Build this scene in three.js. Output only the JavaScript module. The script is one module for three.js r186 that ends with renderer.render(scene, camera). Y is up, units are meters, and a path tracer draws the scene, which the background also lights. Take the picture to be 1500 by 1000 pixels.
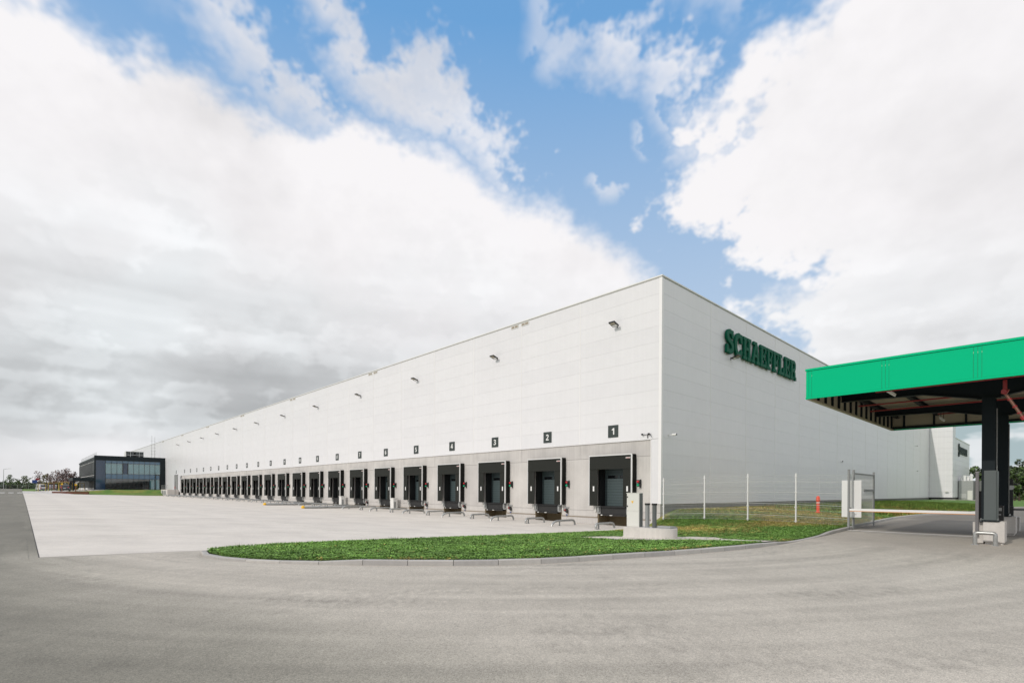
import * as THREE from 'three';
import { mergeGeometries } from 'three/addons/utils/BufferGeometryUtils.js';
import { RoundedBoxGeometry } from 'three/addons/geometries/RoundedBoxGeometry.js';
import { TessellateModifier } from 'three/addons/modifiers/TessellateModifier.js';
import { ImprovedNoise } from 'three/addons/math/ImprovedNoise.js';
import { FontLoader } from 'three/addons/loaders/FontLoader.js';
import { TextGeometry } from 'three/addons/geometries/TextGeometry.js';

// ---------------------------------------------------------------- camera, sky, sun, exposure
// World: building corner at the origin, dock wall in the plane z = 0 running to -x, long side wall in the plane x = 0 running to -z.
const scene = new THREE.Scene();
const camera = new THREE.PerspectiveCamera(2 * Math.atan(719 / 764) * 180 / Math.PI, 1500 / 1438, 0.1, 6000);
camera.setViewOffset(1500, 1438, 0, 0, 1500, 1000);       // a shift lens: verticals stay upright
camera.position.set(17.29, 1.7, 29.04);
camera.lookAt(17.29 - 0.7276, 1.7, 29.04 - 0.686);
camera.rotateZ(0.006);
const renderer = new THREE.WebGLRenderer({ antialias: true });
renderer.toneMapping = THREE.LinearToneMapping;
renderer.toneMappingExposure = 0.8;
renderer.shadowMap.enabled = true;

const P3 = new ImprovedNoise();
const noise3 = (x, y, z) => P3.noise(x, y, z);
const fbm3 = (x, y, z, o, g = 0.5) => { let s = 0, a = 1, n = 0; for (let i = 0; i < o; i++) { s += a * P3.noise(x, y, z); n += a; a *= g; x = x * 2.03 + 5.1; y = y * 2.03 + 1.7; z = z * 2.03 + 9.2; } return s / n; };
const clamp = (v, a = 0, b = 1) => Math.min(b, Math.max(a, v));
const ss = (a, b, v) => { const t = clamp((v - a) / (b - a)); return t * t * (3 - 2 * t); };
const mix = (a, b, t) => a + (b - a) * t;
function rng(seed) { return () => { seed |= 0; seed = seed + 0x6D2B79F5 | 0; let t = Math.imul(seed ^ seed >>> 15, 1 | seed); t = t + Math.imul(t ^ t >>> 7, 61 | t) ^ t; return ((t ^ t >>> 14) >>> 0) / 4294967296; }; }

{ // sky: blue air with broken cloud, as directions (azimuth from +x towards +z, elevation), degrees
  const W = 4096, H = 2048, data = new Float32Array(W * H * 4);
  const bankL = [[120, 40], [150, 42], [168, 36], [178.7, 34.5], [181.1, 34.7], [182.5, 34.8], [183.6, 33.9], [188.1, 35], [191.8, 35], [196.8, 33.5], [203.6, 33], [207.7, 33.4], [212, 33.4], [216, 31.8], [219.7, 29.9], [222.8, 28.7], [228, 28], [230.6, 26.5], [233.2, 25.2], [236.1, 23.6], [237.3, 22], [237.6, 17.6], [239, 9], [240, -8], [120, -8]];
  const bankR = [[330, 38], [300, 47], [270, 45], [254.4, 39.2], [250.7, 37.8], [248.6, 36.8], [246.8, 34.9], [244.4, 33.5], [244.8, 31.6], [241.4, 29.8], [240.4, 27.8], [242.3, 25.8], [245.3, 23.1], [247.8, 21.8], [250, 20.6], [251.5, 19.2], [247, 18.6], [246.6, 16.7], [250, 13.5], [247, 9], [244, -8], [330, -8]];
  const wisps = [ // polyline, half width, density
    [[[192.6, 39.5], [195.2, 37.1], [197.6, 36], [198.5, 35.1], [201.7, 34.4], [204.3, 33.6], [207.7, 33.2]], 1.9, 0.8],
    [[[205.5, 38.2], [209, 36.4], [212, 35.2], [216.3, 34.6], [219.3, 33.4], [221.6, 31.4]], 2.2, 0.85],
    [[[209, 37.2], [214, 37.4], [217, 35.4], [219.5, 33], [222.5, 30.4]], 2.2, 0.85],
    [[[226.8, 39.2], [230.5, 40.6], [233.8, 41]], 1.3, 0.55],
    [[[233, 40.6], [237, 39.4], [240.2, 37.9], [242.5, 35.4], [242.2, 33], [244.6, 31.6]], 2.3, 0.85],
    [[[239, 36.6], [241, 34.4], [242, 32]], 1.4, 0.7],
    [[[201.6, 41.6], [203.4, 40.4]], 1.0, 0.8], [[[224.5, 43], [224.7, 40.4]], 0.9, 0.45], [[[232, 30.5], [233.5, 29]], 0.7, 0.55],
    [[[237, 33.8], [237.8, 32.4]], 0.7, 0.5], [[[241.5, 43.5], [247, 41.4]], 2.0, 0.45], [[[186, 40.5], [189, 38.6]], 1.4, 0.22]];
  const seg = (px, py, a, b, k) => { const ax = (px - a[0]) * k, ay = py - a[1], bx = (b[0] - a[0]) * k, by = b[1] - a[1], t = clamp((ax * bx + ay * by) / (bx * bx + by * by)); return Math.hypot(ax - bx * t, ay - by * t); };
  function sd(poly, x, y, k) { let d = 1e9, inside = false; for (let i = 0, j = poly.length - 1; i < poly.length; j = i++) { const a = poly[i], b = poly[j]; d = Math.min(d, seg(x, y, a, b, k)); if ((a[1] > y) !== (b[1] > y) && x < (b[0] - a[0]) * (y - a[1]) / (b[1] - a[1]) + a[0]) inside = !inside; } return inside ? d : -d; }
  for (let j = H / 2 - 4; j < H; j++) {
    const el = (j + 0.5) / H * 180 - 90, er = el * Math.PI / 180, cy = Math.sin(er), cr = Math.cos(er);
    for (let i = 0; i < W; i++) {
      const a = ((i + 0.5) / W - 0.5) * 2 * Math.PI, az = (a * 180 / Math.PI + 360) % 360, dx = Math.cos(a) * cr, dz = Math.sin(a) * cr;
      const n1 = fbm3(dx * 9 + 3, cy * 11, dz * 9, 6, 0.56), n2 = fbm3(dx * 3 + 8, cy * 4.5, dz * 3 + 2, 4);
      // detail is finer across the drift of the wisps
      const n3 = fbm3(dx * 30, cy * 40 + 5, dz * 30, 3, 0.6), n4 = fbm3(dx * 85 + 2, cy * 100, dz * 85, 2, 0.6);
      const front = ss(112, 150, az) * (1 - ss(300, 335, az)) * (1 - ss(46, 58, el));
      let S = -8, soft = 1;
      if (front > 0) {
        const wx = az + n2 * 4 + n1 * 3.0 + n3 * 1.1 + n4 * 0.5, wy = el + n1 * 3.0 + n3 * 1.0 + n4 * 0.4;
        S = Math.max(sd(bankL, wx, wy, cr), sd(bankR, wx, wy, cr));
        let wd = 0;
        for (const [pl, r, den] of wisps) { let d = 1e9; for (let q = 1; q < pl.length; q++) d = Math.min(d, seg(wx, wy, pl[q - 1], pl[q], cr)); if (d < r * 2.2) wd = Math.max(wd, den * ss(1.6, -0.6, d / r + n1 * 2.8 + n3 * 1.7 + n4 * 0.5) * (0.85 + 0.35 * clamp(n3 + n1 + 0.4))); }
        soft = wd;
      } else soft = 0;
      const gen = fbm3(dx * 2.4 / (cy + 0.35) + 20, 3.3, dz * 2.4 / (cy + 0.35), 6, 0.55);
      const dGen = ss(-0.18, 0.16, gen + 0.20);  // unseen sky: extra cloud cover added to brighten ground and shaded walls
      let d = ss(-1.3, 2.1, S + n1 * 6.5 + n3 * 2.7 + n4 * 0.6 + 0.35);
      d = Math.max(d, Math.min(0.96, soft));
      d = mix(dGen, d, front);
      // blue air
      const t = clamp(el / 42);
      const tb = Math.pow(t, 1.25); let r = mix(0.60, 0.155, tb), g = mix(0.70, 0.365, tb), b = mix(0.82, 0.68, tb);
      if (el > 42) { const u = (el - 42) / 48; r *= 1 - 0.3 * u; g *= 1 - 0.3 * u; b *= 1 - 0.25 * u; }
      // cloud light: white above, greyer and bluer underneath towards the horizon
      const low = (1 - ss(6, 27, el + n2 * 14)) * (1 - 0.75 * ss(7.5, 2.5, el + n2 * 6)) * mix(1, 0.5, ss(205, 232, az) * ss(300, 250, az)), lump = n1 * 0.5 + n2 * 0.9, edge = 1 - ss(0.5, 8, S + n1 * 3);
      const band = fbm3(az * 0.035 + n2, el * 0.30, 4.4, 4), big = fbm3(dx * 2.2 + 31, cy * 3.4, dz * 2.2, 3);
      let L = 0.90 - 0.10 * ss(-0.05, 0.4, n2 * 0.9 + big * 0.6) - 0.05 * ss(0, 0.35, big) + 0.10 * low * band * 3.2 - 0.03 * low - 0.20 * low * (0.65 + 0.9 * clamp(0.4 + lump * 2.4)) + 0.035 * edge + 0.02 * n3 * (1 - low) + 0.10 * low * ss(0.02, 0.3, -lump);
      L += 0.015 * n3 * d + 0.07 * n1 * edge + 0.03 * n1 + 0.015;
      L = clamp(L * (az > 238 ? mix(1, 1.06, low) : 1), 0.4, 0.94);
      const puff = ss(-0.03, 0.12, n1 * 0.7 + band * 0.5 + n3 * 0.15 - 0.02) * ss(1.5, 4, el); L += (0.12 * puff - 0.03) * low * front;
      const hz = ss(250, 260, az) * ss(300, 280, az) * ss(10.5, 6.5, el + n1 * 5) * (1 - 0.75 * ss(-0.08, 0.10, fbm3(az * 0.22, el * 0.5, 8.8, 4)));
      L = mix(L, 0.52, hz);
      const blueish = clamp(low * 0.7 + hz * 2.2, 0, 2.4);
      const cr_ = L * mix(1.0, 0.91, blueish), cg = L * mix(0.98, 0.98, blueish), cb = L * mix(0.995, 1.01, blueish);
      const o = (j * W + i) * 4, E = 1 / 0.8;
      data[o] = E * mix(r, cr_, d); data[o + 1] = E * mix(g, cg, d); data[o + 2] = E * mix(b, cb, d); data[o + 3] = 1;
    }
  }
  for (let j = 0; j < H / 2 - 4; j++) for (let i = 0; i < W; i++) { const o = (j * W + i) * 4; data[o] = 0.45; data[o + 1] = 0.44; data[o + 2] = 0.39; data[o + 3] = 1; }
  const sky = new THREE.DataTexture(data, W, H, THREE.RGBAFormat, THREE.FloatType);
  sky.mapping = THREE.EquirectangularReflectionMapping; sky.magFilter = THREE.LinearFilter; sky.needsUpdate = true;
  scene.background = sky; scene.environment = sky;
}
const sun = new THREE.DirectionalLight(new THREE.Color(1.0, 0.935, 0.855), 2.1);
sun.position.set(-0.083 * 200, 0.6 * 200, 200); sun.target.position.set(0, 0, 0);
sun.castShadow = true; sun.shadow.radius = 1.3; sun.shadow.mapSize.set(4096, 4096);
Object.assign(sun.shadow.camera, { left: -170, right: 70, top: 90, bottom: -90, near: 1, far: 600 });
scene.add(sun, sun.target);

// ---------------------------------------------------------------- helpers
const taken = new Map();
function numbered(name) { const n = taken.get(name) ?? 0; taken.set(name, n + 1); return n ? `${name}_${String(n).padStart(3, '0')}` : name; }
function tag(o, label, category, group, kind) { if (label) o.userData.label = label; if (category) o.userData.category = category; if (group) o.userData.group = group; if (kind) o.userData.kind = kind; return o; }
function thing(name, label, category, [x, y, z] = [0, 0, 0], turn = 0, group) { const o = new THREE.Group(); o.name = numbered(name); o.position.set(x, y, z); o.rotation.y = turn; scene.add(o); return tag(o, label, category, group); }
function metric(g) { // uv in metres by the dominant axis of each face
  if (g.index) g = g.toNonIndexed(); const p = g.attributes.position, n = g.attributes.normal, uv = new Float32Array(p.count * 2);
  for (let i = 0; i < p.count; i += 3) {
    let nx = 0, ny = 0, nz = 0; for (let k = 0; k < 3; k++) { nx += Math.abs(n.getX(i + k)); ny += Math.abs(n.getY(i + k)); nz += Math.abs(n.getZ(i + k)); }
    for (let k = 0; k < 3; k++) { const X = p.getX(i + k), Y = p.getY(i + k), Z = p.getZ(i + k); const [u, v] = ny > nx && ny > nz ? [X, Z] : nx > nz ? [Z, Y] : [X, Y]; uv[(i + k) * 2] = u; uv[(i + k) * 2 + 1] = v; }
  }
  g.setAttribute('uv', new THREE.BufferAttribute(uv, 2)); return g;
}
const merge = (list) => { list = list.flat(9).map((g) => { g = g.index ? g.toNonIndexed() : g; for (const k of Object.keys(g.attributes)) if (!['position', 'normal', 'uv'].includes(k)) g.deleteAttribute(k); return g; }); return list.length === 1 ? list[0] : mergeGeometries(list); };
function mesh(name, geos, mat, parent) { const m = new THREE.Mesh(metric(merge([geos])), mat); m.castShadow = m.receiveShadow = true; m.name = parent ? name : numbered(name); (parent ?? scene).add(m); return m; }
function one(name, geo, mat, parent) { const m = new THREE.Mesh(geo, mat); m.castShadow = m.receiveShadow = true; m.name = parent ? name : numbered(name); (parent ?? scene).add(m); return m; }
const box = (x0, x1, y0, y1, z0, z1) => new THREE.BoxGeometry(x1 - x0, y1 - y0, z1 - z0).translate((x0 + x1) / 2, (y0 + y1) / 2, (z0 + z1) / 2);
const cbox = (w, h, d, x = 0, y = 0, z = 0) => new THREE.BoxGeometry(w, h, d).translate(x, y, z);
const rbox = (w, h, d, r, x = 0, y = 0, z = 0, s = 2) => new RoundedBoxGeometry(w, h, d, s, r).translate(x, y, z);
function rod(a, b, r, r2 = r, n = 10) { const A = new THREE.Vector3(...a), B = new THREE.Vector3(...b), d = B.clone().sub(A), L = d.length(); const g = new THREE.CylinderGeometry(r2, r, L, n); g.applyQuaternion(new THREE.Quaternion().setFromUnitVectors(new THREE.Vector3(0, 1, 0), d.normalize())); return g.translate((A.x + B.x) / 2, (A.y + B.y) / 2, (A.z + B.z) / 2); }
function bar(a, b, w, h) { const A = new THREE.Vector3(...a), B = new THREE.Vector3(...b), d = B.clone().sub(A), L = d.length(); const g = new THREE.BoxGeometry(w, h, L); const m = new THREE.Matrix4().lookAt(A, B, Math.abs(d.y) > 0.99 * L ? new THREE.Vector3(1, 0, 0) : new THREE.Vector3(0, 1, 0)); return g.applyMatrix4(m).translate((A.x + B.x) / 2, (A.y + B.y) / 2, (A.z + B.z) / 2); }
const tube = (pts, r, seg = 24, n = 10) => new THREE.TubeGeometry(new THREE.CatmullRomCurve3(pts.map((p) => new THREE.Vector3(...p)), false, 'catmullrom', 0.15), seg, r, n);
const inst = (root, name) => { const c = root.clone(); c.name = numbered(name ?? root.name.replace(/_\d{3}$/, '')); c.userData = { ...root.userData }; scene.add(c); return c; };

// ---------------------------------------------------------------- procedural materials
function hash(x, y, s) { let h = Math.imul(x, 374761393) + Math.imul(y, 668265263) + Math.imul(s, 2246822519) | 0; h = Math.imul(h ^ h >>> 13, 1274126177); return ((h ^ h >>> 16) >>> 0) / 4294967296; }
function vn(u, v, per, s) { const x = u * per, y = v * per, xi = Math.floor(x), yi = Math.floor(y), fx = x - xi, fy = y - yi, a = fx * fx * (3 - 2 * fx), b = fy * fy * (3 - 2 * fy), m = (n) => ((n % per) + per) % per; return mix(mix(hash(m(xi), m(yi), s), hash(m(xi + 1), m(yi), s), a), mix(hash(m(xi), m(yi + 1), s), hash(m(xi + 1), m(yi + 1), s), a), b); }
const tf = (u, v, per, o, s, g = 0.5) => { let r = 0, a = 1, n = 0; for (let i = 0; i < o; i++) { r += a * vn(u, v, per, s + i); n += a; a *= g; per *= 2; } return r / n; };
function tex(n, metres, fn, srgb) { const d = new Uint8Array(n * n * 4); for (let j = 0; j < n; j++) for (let i = 0; i < n; i++) { const c = fn((i + 0.5) / n, (j + 0.5) / n), o = (j * n + i) * 4; for (let k = 0; k < 3; k++) d[o + k] = clamp(Array.isArray(c) ? c[k] : c) * 255; d[o + 3] = 255; } const t = new THREE.DataTexture(d, n, n); t.wrapS = t.wrapT = THREE.RepeatWrapping; t.magFilter = THREE.LinearFilter; t.minFilter = THREE.LinearMipmapLinearFilter; t.repeat.set(1 / metres, 1 / metres); t.generateMipmaps = true; if (srgb) t.colorSpace = THREE.SRGBColorSpace; t.needsUpdate = true; return t; }
const lin = (r, g, b) => new THREE.Color().setRGB(r, g, b);
const std = (c, roughness = 0.7, extra = {}) => new THREE.MeshStandardMaterial({ color: lin(...c), roughness, ...extra });
const T = {
  asphalt: tex(1024, 2.6, (u, v) => { const g = vn(u, v, 400, 1), g2 = vn(u, v, 170, 2), c = tf(u, v, 8, 4, 5); return clamp(0.62 + 0.42 * (g - 0.5) + 0.16 * (g2 - 0.5) + 0.10 * (c - 0.5) + (hash((u * 512) | 0, (v * 512) | 0, 9) > 0.99 ? 0.12 : 0)); }),
  asphaltBump: tex(1024, 2.6, (u, v) => 0.6 * vn(u, v, 340, 1) + 0.4 * vn(u, v, 170, 2)),
  concrete: tex(1024, 6, (u, v) => { const c = tf(u, v, 5, 6, 21), f = tf(u, v, 160, 2, 27), st = tf(u, v * 0.99, 24, 3, 33); return clamp(0.80 + 0.22 * (c - 0.5) + 0.12 * (f - 0.5) + 0.06 * (st - 0.5)); }),
  wallConcrete: tex(1024, 4, (u, v) => { const c = tf(u, v, 4, 5, 41), f = tf(u, v, 120, 2, 47), st = vn(u, 0.5, 60, 52) * vn(u, v, 6, 55), pore = hash((u * 1024) | 0, (v * 1024) | 0, 3) > 0.9985 ? 0.25 : 0; return clamp(0.86 + 0.22 * (c - 0.5) + 0.08 * (f - 0.5) - 0.12 * (st - 0.25) - pore); }),
  cladding: tex(512, 4, (u, v) => clamp(0.955 + 0.05 * (tf(u, v, 5, 4, 61) - 0.5) - 0.02 * vn(u, 0.5, 48, 63))),
  claddingBump: tex(512, 1, (u, v) => 0.5 + 0.5 * Math.sin(v * Math.PI * 2 * 40) * 0.6 + 0.2 * tf(u, v, 6, 3, 66)),
  grass: tex(1024, 4, (u, v) => { const a = tf(u, v, 110, 3, 71), b = tf(u, v, 9, 4, 75); return [clamp(0.72 + 0.9 * (a - 0.5) + 0.4 * (b - 0.5)), clamp(0.74 + 0.9 * (a - 0.5) + 0.3 * (b - 0.5)), clamp(0.7 + 0.9 * (a - 0.5))]; }),
  gravel: tex(512, 1.5, (u, v) => clamp(0.78 + 0.6 * (vn(u, v, 90, 81) - 0.5) + 0.3 * (vn(u, v, 40, 82) - 0.5))),
  galv: tex(256, 0.6, (u, v) => clamp(0.8 + 0.35 * (tf(u, v, 12, 3, 91) - 0.5))),
  fabric: tex(256, 0.5, (u, v) => clamp(0.85 + 0.3 * (tf(u, v, 30, 3, 95) - 0.5))),
  fine: tex(256, 0.8, (u, v) => 0.5 + 0.5 * (tf(u, v, 20, 4, 99) - 0.5)),
};
const M = {
  clad: [0, 1, 2].map((i) => new THREE.MeshPhysicalMaterial({ color: lin(0.795 + 0.009 * i, 0.792 + 0.009 * i, 0.81 + 0.008 * i), map: T.cladding, roughness: 0.38, bumpMap: T.claddingBump, bumpScale: 0.0006, clearcoat: 0.15, clearcoatRoughness: 0.25 })),
  cladTrim: std([0.84, 0.83, 0.825], 0.4), cladGap: std([0.72, 0.715, 0.71], 0.8), coping: std([0.78, 0.78, 0.76], 0.4), copingShade: std([0.46, 0.46, 0.44], 0.6),
  wallConc: [0, 1, 2].map((i) => std([0.69 - 0.025 * i, 0.665 - 0.025 * i, 0.635 - 0.022 * i], 0.85, { map: T.wallConcrete, bumpMap: T.wallConcrete, bumpScale: 0.002 })),
  pitConc: std([0.34, 0.27, 0.17], 0.9, { map: T.wallConcrete }), plinth: std([0.22, 0.22, 0.21], 0.85, { map: T.wallConcrete }),
  conc: std([0.72, 0.69, 0.65], 0.85, { map: T.wallConcrete, bumpMap: T.wallConcrete, bumpScale: 0.002 }),
  yard: [0, 1, 2].map((i) => std([0.845 - 0.014 * i, 0.79 - 0.014 * i, 0.712 - 0.012 * i], 0.9, { map: T.concrete, bumpMap: T.fine, bumpScale: 0.0015 })),
  kerb: [0, 1, 2].map((i) => std([0.56 - 0.05 * i, 0.54 - 0.048 * i, 0.505 - 0.04 * i], 0.88, { map: T.wallConcrete, bumpMap: T.fine, bumpScale: 0.003 })),
  asphalt: new THREE.MeshStandardMaterial({ vertexColors: true, map: T.asphalt, roughness: 0.88, bumpMap: T.asphaltBump, bumpScale: 0.0016 }),
  ground: new THREE.MeshStandardMaterial({ vertexColors: true, map: T.grass, roughness: 0.95, bumpMap: T.grass, bumpScale: 0.02 }),
  gravel: std([0.80, 0.74, 0.65], 0.95, { map: T.gravel, bumpMap: T.gravel, bumpScale: 0.012 }),
  seal: new THREE.MeshPhysicalMaterial({ color: lin(0.013, 0.014, 0.012), roughness: 0.75, specularIntensity: 0.4, map: T.fabric, bumpMap: T.fabric, bumpScale: 0.001 }), flap: new THREE.MeshPhysicalMaterial({ color: lin(0.024, 0.026, 0.022), roughness: 0.65, specularIntensity: 0.4, map: T.fabric, bumpMap: T.fine, bumpScale: 0.004 }),
  alu: std([0.75, 0.75, 0.74], 0.42, { metalness: 0.25 }), white: std([0.82, 0.82, 0.81], 0.5), offWhite: std([0.74, 0.735, 0.71], 0.6),
  door: std([0.062, 0.09, 0.095], 0.55), dark: std([0.012, 0.013, 0.014], 0.6), black: std([0.018, 0.018, 0.018], 0.55), glassDark: std([0.01, 0.012, 0.014], 0.15),
  ledge: std([0.30, 0.25, 0.19], 0.7), galv: std([0.52, 0.53, 0.52], 0.42, { metalness: 0.55, map: T.galv, roughnessMap: T.galv }), steelGrey: std([0.40, 0.41, 0.40], 0.5, { metalness: 0.2, map: T.galv }),
  red: std([0.62, 0.02, 0.03], 0.35), redPaint: std([0.27, 0.02, 0.022], 0.45), hydrant: std([0.85, 0.085, 0.03], 0.42), green: std([0.0, 0.42, 0.2], 0.35), yellowPale: std([0.52, 0.38, 0.07], 0.5), logoDark: std([0.008, 0.026, 0.024], 0.6), yellow: std([0.85, 0.5, 0.02], 0.45), blue: std([0.03, 0.07, 0.25], 0.5),
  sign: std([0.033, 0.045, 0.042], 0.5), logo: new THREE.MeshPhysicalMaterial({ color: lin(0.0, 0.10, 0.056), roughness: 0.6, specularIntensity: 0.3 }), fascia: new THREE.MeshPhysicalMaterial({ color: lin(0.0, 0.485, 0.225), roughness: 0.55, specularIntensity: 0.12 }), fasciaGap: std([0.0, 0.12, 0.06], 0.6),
  steelBlue: new THREE.MeshPhysicalMaterial({ color: lin(0.005, 0.011, 0.015), roughness: 0.55, specularIntensity: 0.45 }), sleeve: std([0.09, 0.108, 0.108], 0.45, { metalness: 0.15 }), cream: std([0.42, 0.38, 0.29], 0.6), warmGrey: std([0.16, 0.155, 0.16], 0.55),
  cabinet: std([0.70, 0.695, 0.655], 0.55), cabinetShade: std([0.16, 0.17, 0.165], 0.6), pipe: std([0.27, 0.28, 0.28], 0.5), pipeDark: std([0.10, 0.11, 0.11], 0.5),
  anthracite: new THREE.MeshPhysicalMaterial({ color: lin(0.010, 0.017, 0.021), roughness: 0.5, specularIntensity: 0.5 }), wire: std([0.52, 0.53, 0.51], 0.4, { metalness: 0.35 }),
  paint: std([0.78, 0.77, 0.74], 0.8), brick: std([0.23, 0.085, 0.055], 0.85), wood: std([0.16, 0.09, 0.06], 0.8), bark: std([0.10, 0.08, 0.06], 0.95), orange: std([0.75, 0.28, 0.03], 0.5),
  pane: new THREE.MeshPhysicalMaterial({ color: lin(0.52, 0.72, 0.76), roughness: 0.04, transmission: 1, thickness: 0, ior: 2.333 }), paneDark: new THREE.MeshPhysicalMaterial({ color: lin(0.26, 0.43, 0.50), roughness: 0.04, transmission: 1, thickness: 0, ior: 2.333 }), paneBlue: new THREE.MeshPhysicalMaterial({ color: lin(0.006, 0.032, 0.075), roughness: 0.06, clearcoat: 1, clearcoatRoughness: 0.04 }),
  sideGlass: std([0.018, 0.024, 0.024], 0.5), spandrel: new THREE.MeshPhysicalMaterial({ color: lin(0.025, 0.105, 0.19), roughness: 0.08, ior: 2.0 }), blind: std([0.82, 0.84, 0.80], 0.9), room: std([0.10, 0.14, 0.13], 0.9), carDark: new THREE.MeshPhysicalMaterial({ color: lin(0.02, 0.022, 0.03), roughness: 0.3, clearcoat: 1, clearcoatRoughness: 0.08 }), carWhite: new THREE.MeshPhysicalMaterial({ color: lin(0.7, 0.7, 0.7), roughness: 0.3, clearcoat: 1, clearcoatRoughness: 0.08 }), carSilver: new THREE.MeshPhysicalMaterial({ color: lin(0.35, 0.36, 0.38), roughness: 0.3, metalness: 0.5, clearcoat: 1, clearcoatRoughness: 0.08 }), tyre: std([0.015, 0.015, 0.015], 0.9),
};
// ---------------------------------------------------------------- levels of the ground
const rise = (x) => 0.62 * (1 - Math.exp(Math.min(0, x) / 60));
const yardY = (x, z) => -0.6 + 0.02575 * clamp(z - 5.5, 0, 23.3) + rise(x);
function groundY(x, z) {
  let y = yardY(x, z);
  if (x > 0) y = mix(y, 0, ss(0, 6, x));
  const lev = mix(1.4, 0.95, ss(12, 19, z));
  y = mix(y, lev, ss(-140.5, -147, x) * ss(26.5, 22, z));
  return mix(y, 1.3, ss(-165, -290, x));
}
// foot of the kerb: [x, z, height of its top above the road]
const KERB = [[0.12, 23.6, 0.05], [0.25, 24.7, 0.06], [0.95, 25.45, 0.075], [2.4, 25.55, 0.07], [3.5, 25.28, 0.06], [4.4, 24.87, 0.055], [5.25, 24.36, 0.06], [5.85, 23.95, 0.08], [6.35, 23.45, 0.12], [7.07, 22.75, 0.12], [7.74, 22, 0.12], [8.32, 21.2, 0.12], [8.88, 20.2, 0.12], [9.24, 19.2, 0.12], [9.66, 17.7, 0.12], [10.18, 16, 0.12], [10.5, 14.5, 0.12], [10.76, 13, 0.12], [10.9, 11.4, 0.10], [10.92, 10.2, 0.045], [10.9, 9, 0.025], [10.85, 7.6, 0.025], [10.8, 6.2, 0.04], [10.7, 4.6, 0.11], [10.56, 2.6, 0.12], [10.4, 0.4, 0.12], [10.1, -4, 0.12], [9.75, -9, 0.12], [9.6, -14, 0.12], [9.85, -21, 0.12], [11.4, -30, 0.12], [12.2, -42, 0.12], [13, -58, 0.12], [15.5, -68, 0.12], [22, -74, 0.12], [40, -76.5, 0.12], [70, -77, 0.12]];
const kerbCurve = new THREE.CatmullRomCurve3(KERB.map(([x, z, h]) => new THREE.Vector3(x, h, z)), false, 'centripetal');
kerbCurve.arcLengthDivisions = 1200;
const kerbPts = kerbCurve.getSpacedPoints(Math.round(kerbCurve.getLength() / 1.03));
const kerbSide = kerbPts.map((p, i) => { const a = kerbPts[Math.max(0, i - 1)], b = kerbPts[Math.min(kerbPts.length - 1, i + 1)], t = Math.hypot(b.x - a.x, b.z - a.z); return [(b.z - a.z) / t, -(b.x - a.x) / t]; }); // towards the lawn
const kxTable = []; for (const p of kerbCurve.getSpacedPoints(900)) kxTable.push(p);
function kerbAt(z) { if (z > 25) return [3, 0.05]; let best = null; for (const p of kxTable) if (p.x > 4 || z > 24.4) { const d = Math.abs(p.z - z); if (!best || d < best[0] || (d < 0.06 && p.x > best[1])) best = [d, p.x, p.y]; } return [best[1], best[2]]; }
const kerbCache = new Map(); const kerbC = (z) => { const k = Math.round(z * 20); if (!kerbCache.has(k)) kerbCache.set(k, kerbAt(k / 20)); return kerbCache.get(k); };
function lawnY(x, z) {
  const [kx, kh] = kerbC(clamp(z, -76, 25)), u = clamp(x / kx);
  const L0 = mix(yardY(0, z) + 0.09, 0.6, ss(2.8, -2.2, z)), L1 = groundY(kx, Math.max(z, 0)) + kh - 0.012;
  return mix(L0, L1, u * (0.55 + 0.45 * u)) + 0.02 * fbm3(x * 0.5, z * 0.5, 4, 3) * Math.min(1, 6 * u * (1 - u)) + 0.16 * ss(9, 2, z) * Math.sin(Math.PI * Math.min(1, u)) * ss(-5, 2, z);
}
function inPoly(poly, x, y) { let c = false; for (let i = 0, j = poly.length - 1; i < poly.length; j = i++) { const a = poly[i], b = poly[j]; if ((a[1] > y) !== (b[1] > y) && x < (b[0] - a[0]) * (y - a[1]) / (b[1] - a[1]) + a[0]) c = !c; } return c; }
// a sheet over a polygon in (x, z), cut into small triangles and laid on fn(x, z); col(x, z) gives a linear base colour
function sheet(name, poly, edge, fn, mat, col, kind = 'structure') {
  const sh = new THREE.Shape(poly.map(([x, z]) => new THREE.Vector2(x, -z)));
  let g = new THREE.ShapeGeometry(sh).toNonIndexed(); g.rotateX(-Math.PI / 2);
  g = new TessellateModifier(edge, 16).modify(g); if (g.index) g = g.toNonIndexed();
  return lay(name, g, fn, mat, col, kind);
}
function lay(name, g, fn, mat, col, kind) {
  const p = g.attributes.position, uv = new Float32Array(p.count * 2), c = new Float32Array(p.count * 3), nn = new Float32Array(p.count * 3);
  for (let i = 0; i < p.count; i++) {
    const x = p.getX(i), z = p.getZ(i), y = fn(x, z); p.setY(i, y); uv[2 * i] = x; uv[2 * i + 1] = z;
    const e = 0.15, nx = -(fn(x + e, z) - y) / e, nz = -(fn(x, z + e) - y) / e, l = Math.hypot(nx, 1, nz); nn[3 * i] = nx / l; nn[3 * i + 1] = 1 / l; nn[3 * i + 2] = nz / l;
    if (col) { const k = col(x, z); c[3 * i] = k[0]; c[3 * i + 1] = k[1]; c[3 * i + 2] = k[2]; }
  }
  g.setAttribute('normal', new THREE.BufferAttribute(nn, 3)); g.setAttribute('uv', new THREE.BufferAttribute(uv, 2)); if (col) g.setAttribute('color', new THREE.BufferAttribute(c, 3));
  return tag(one(name, g, mat), null, null, null, kind);
}
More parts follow.
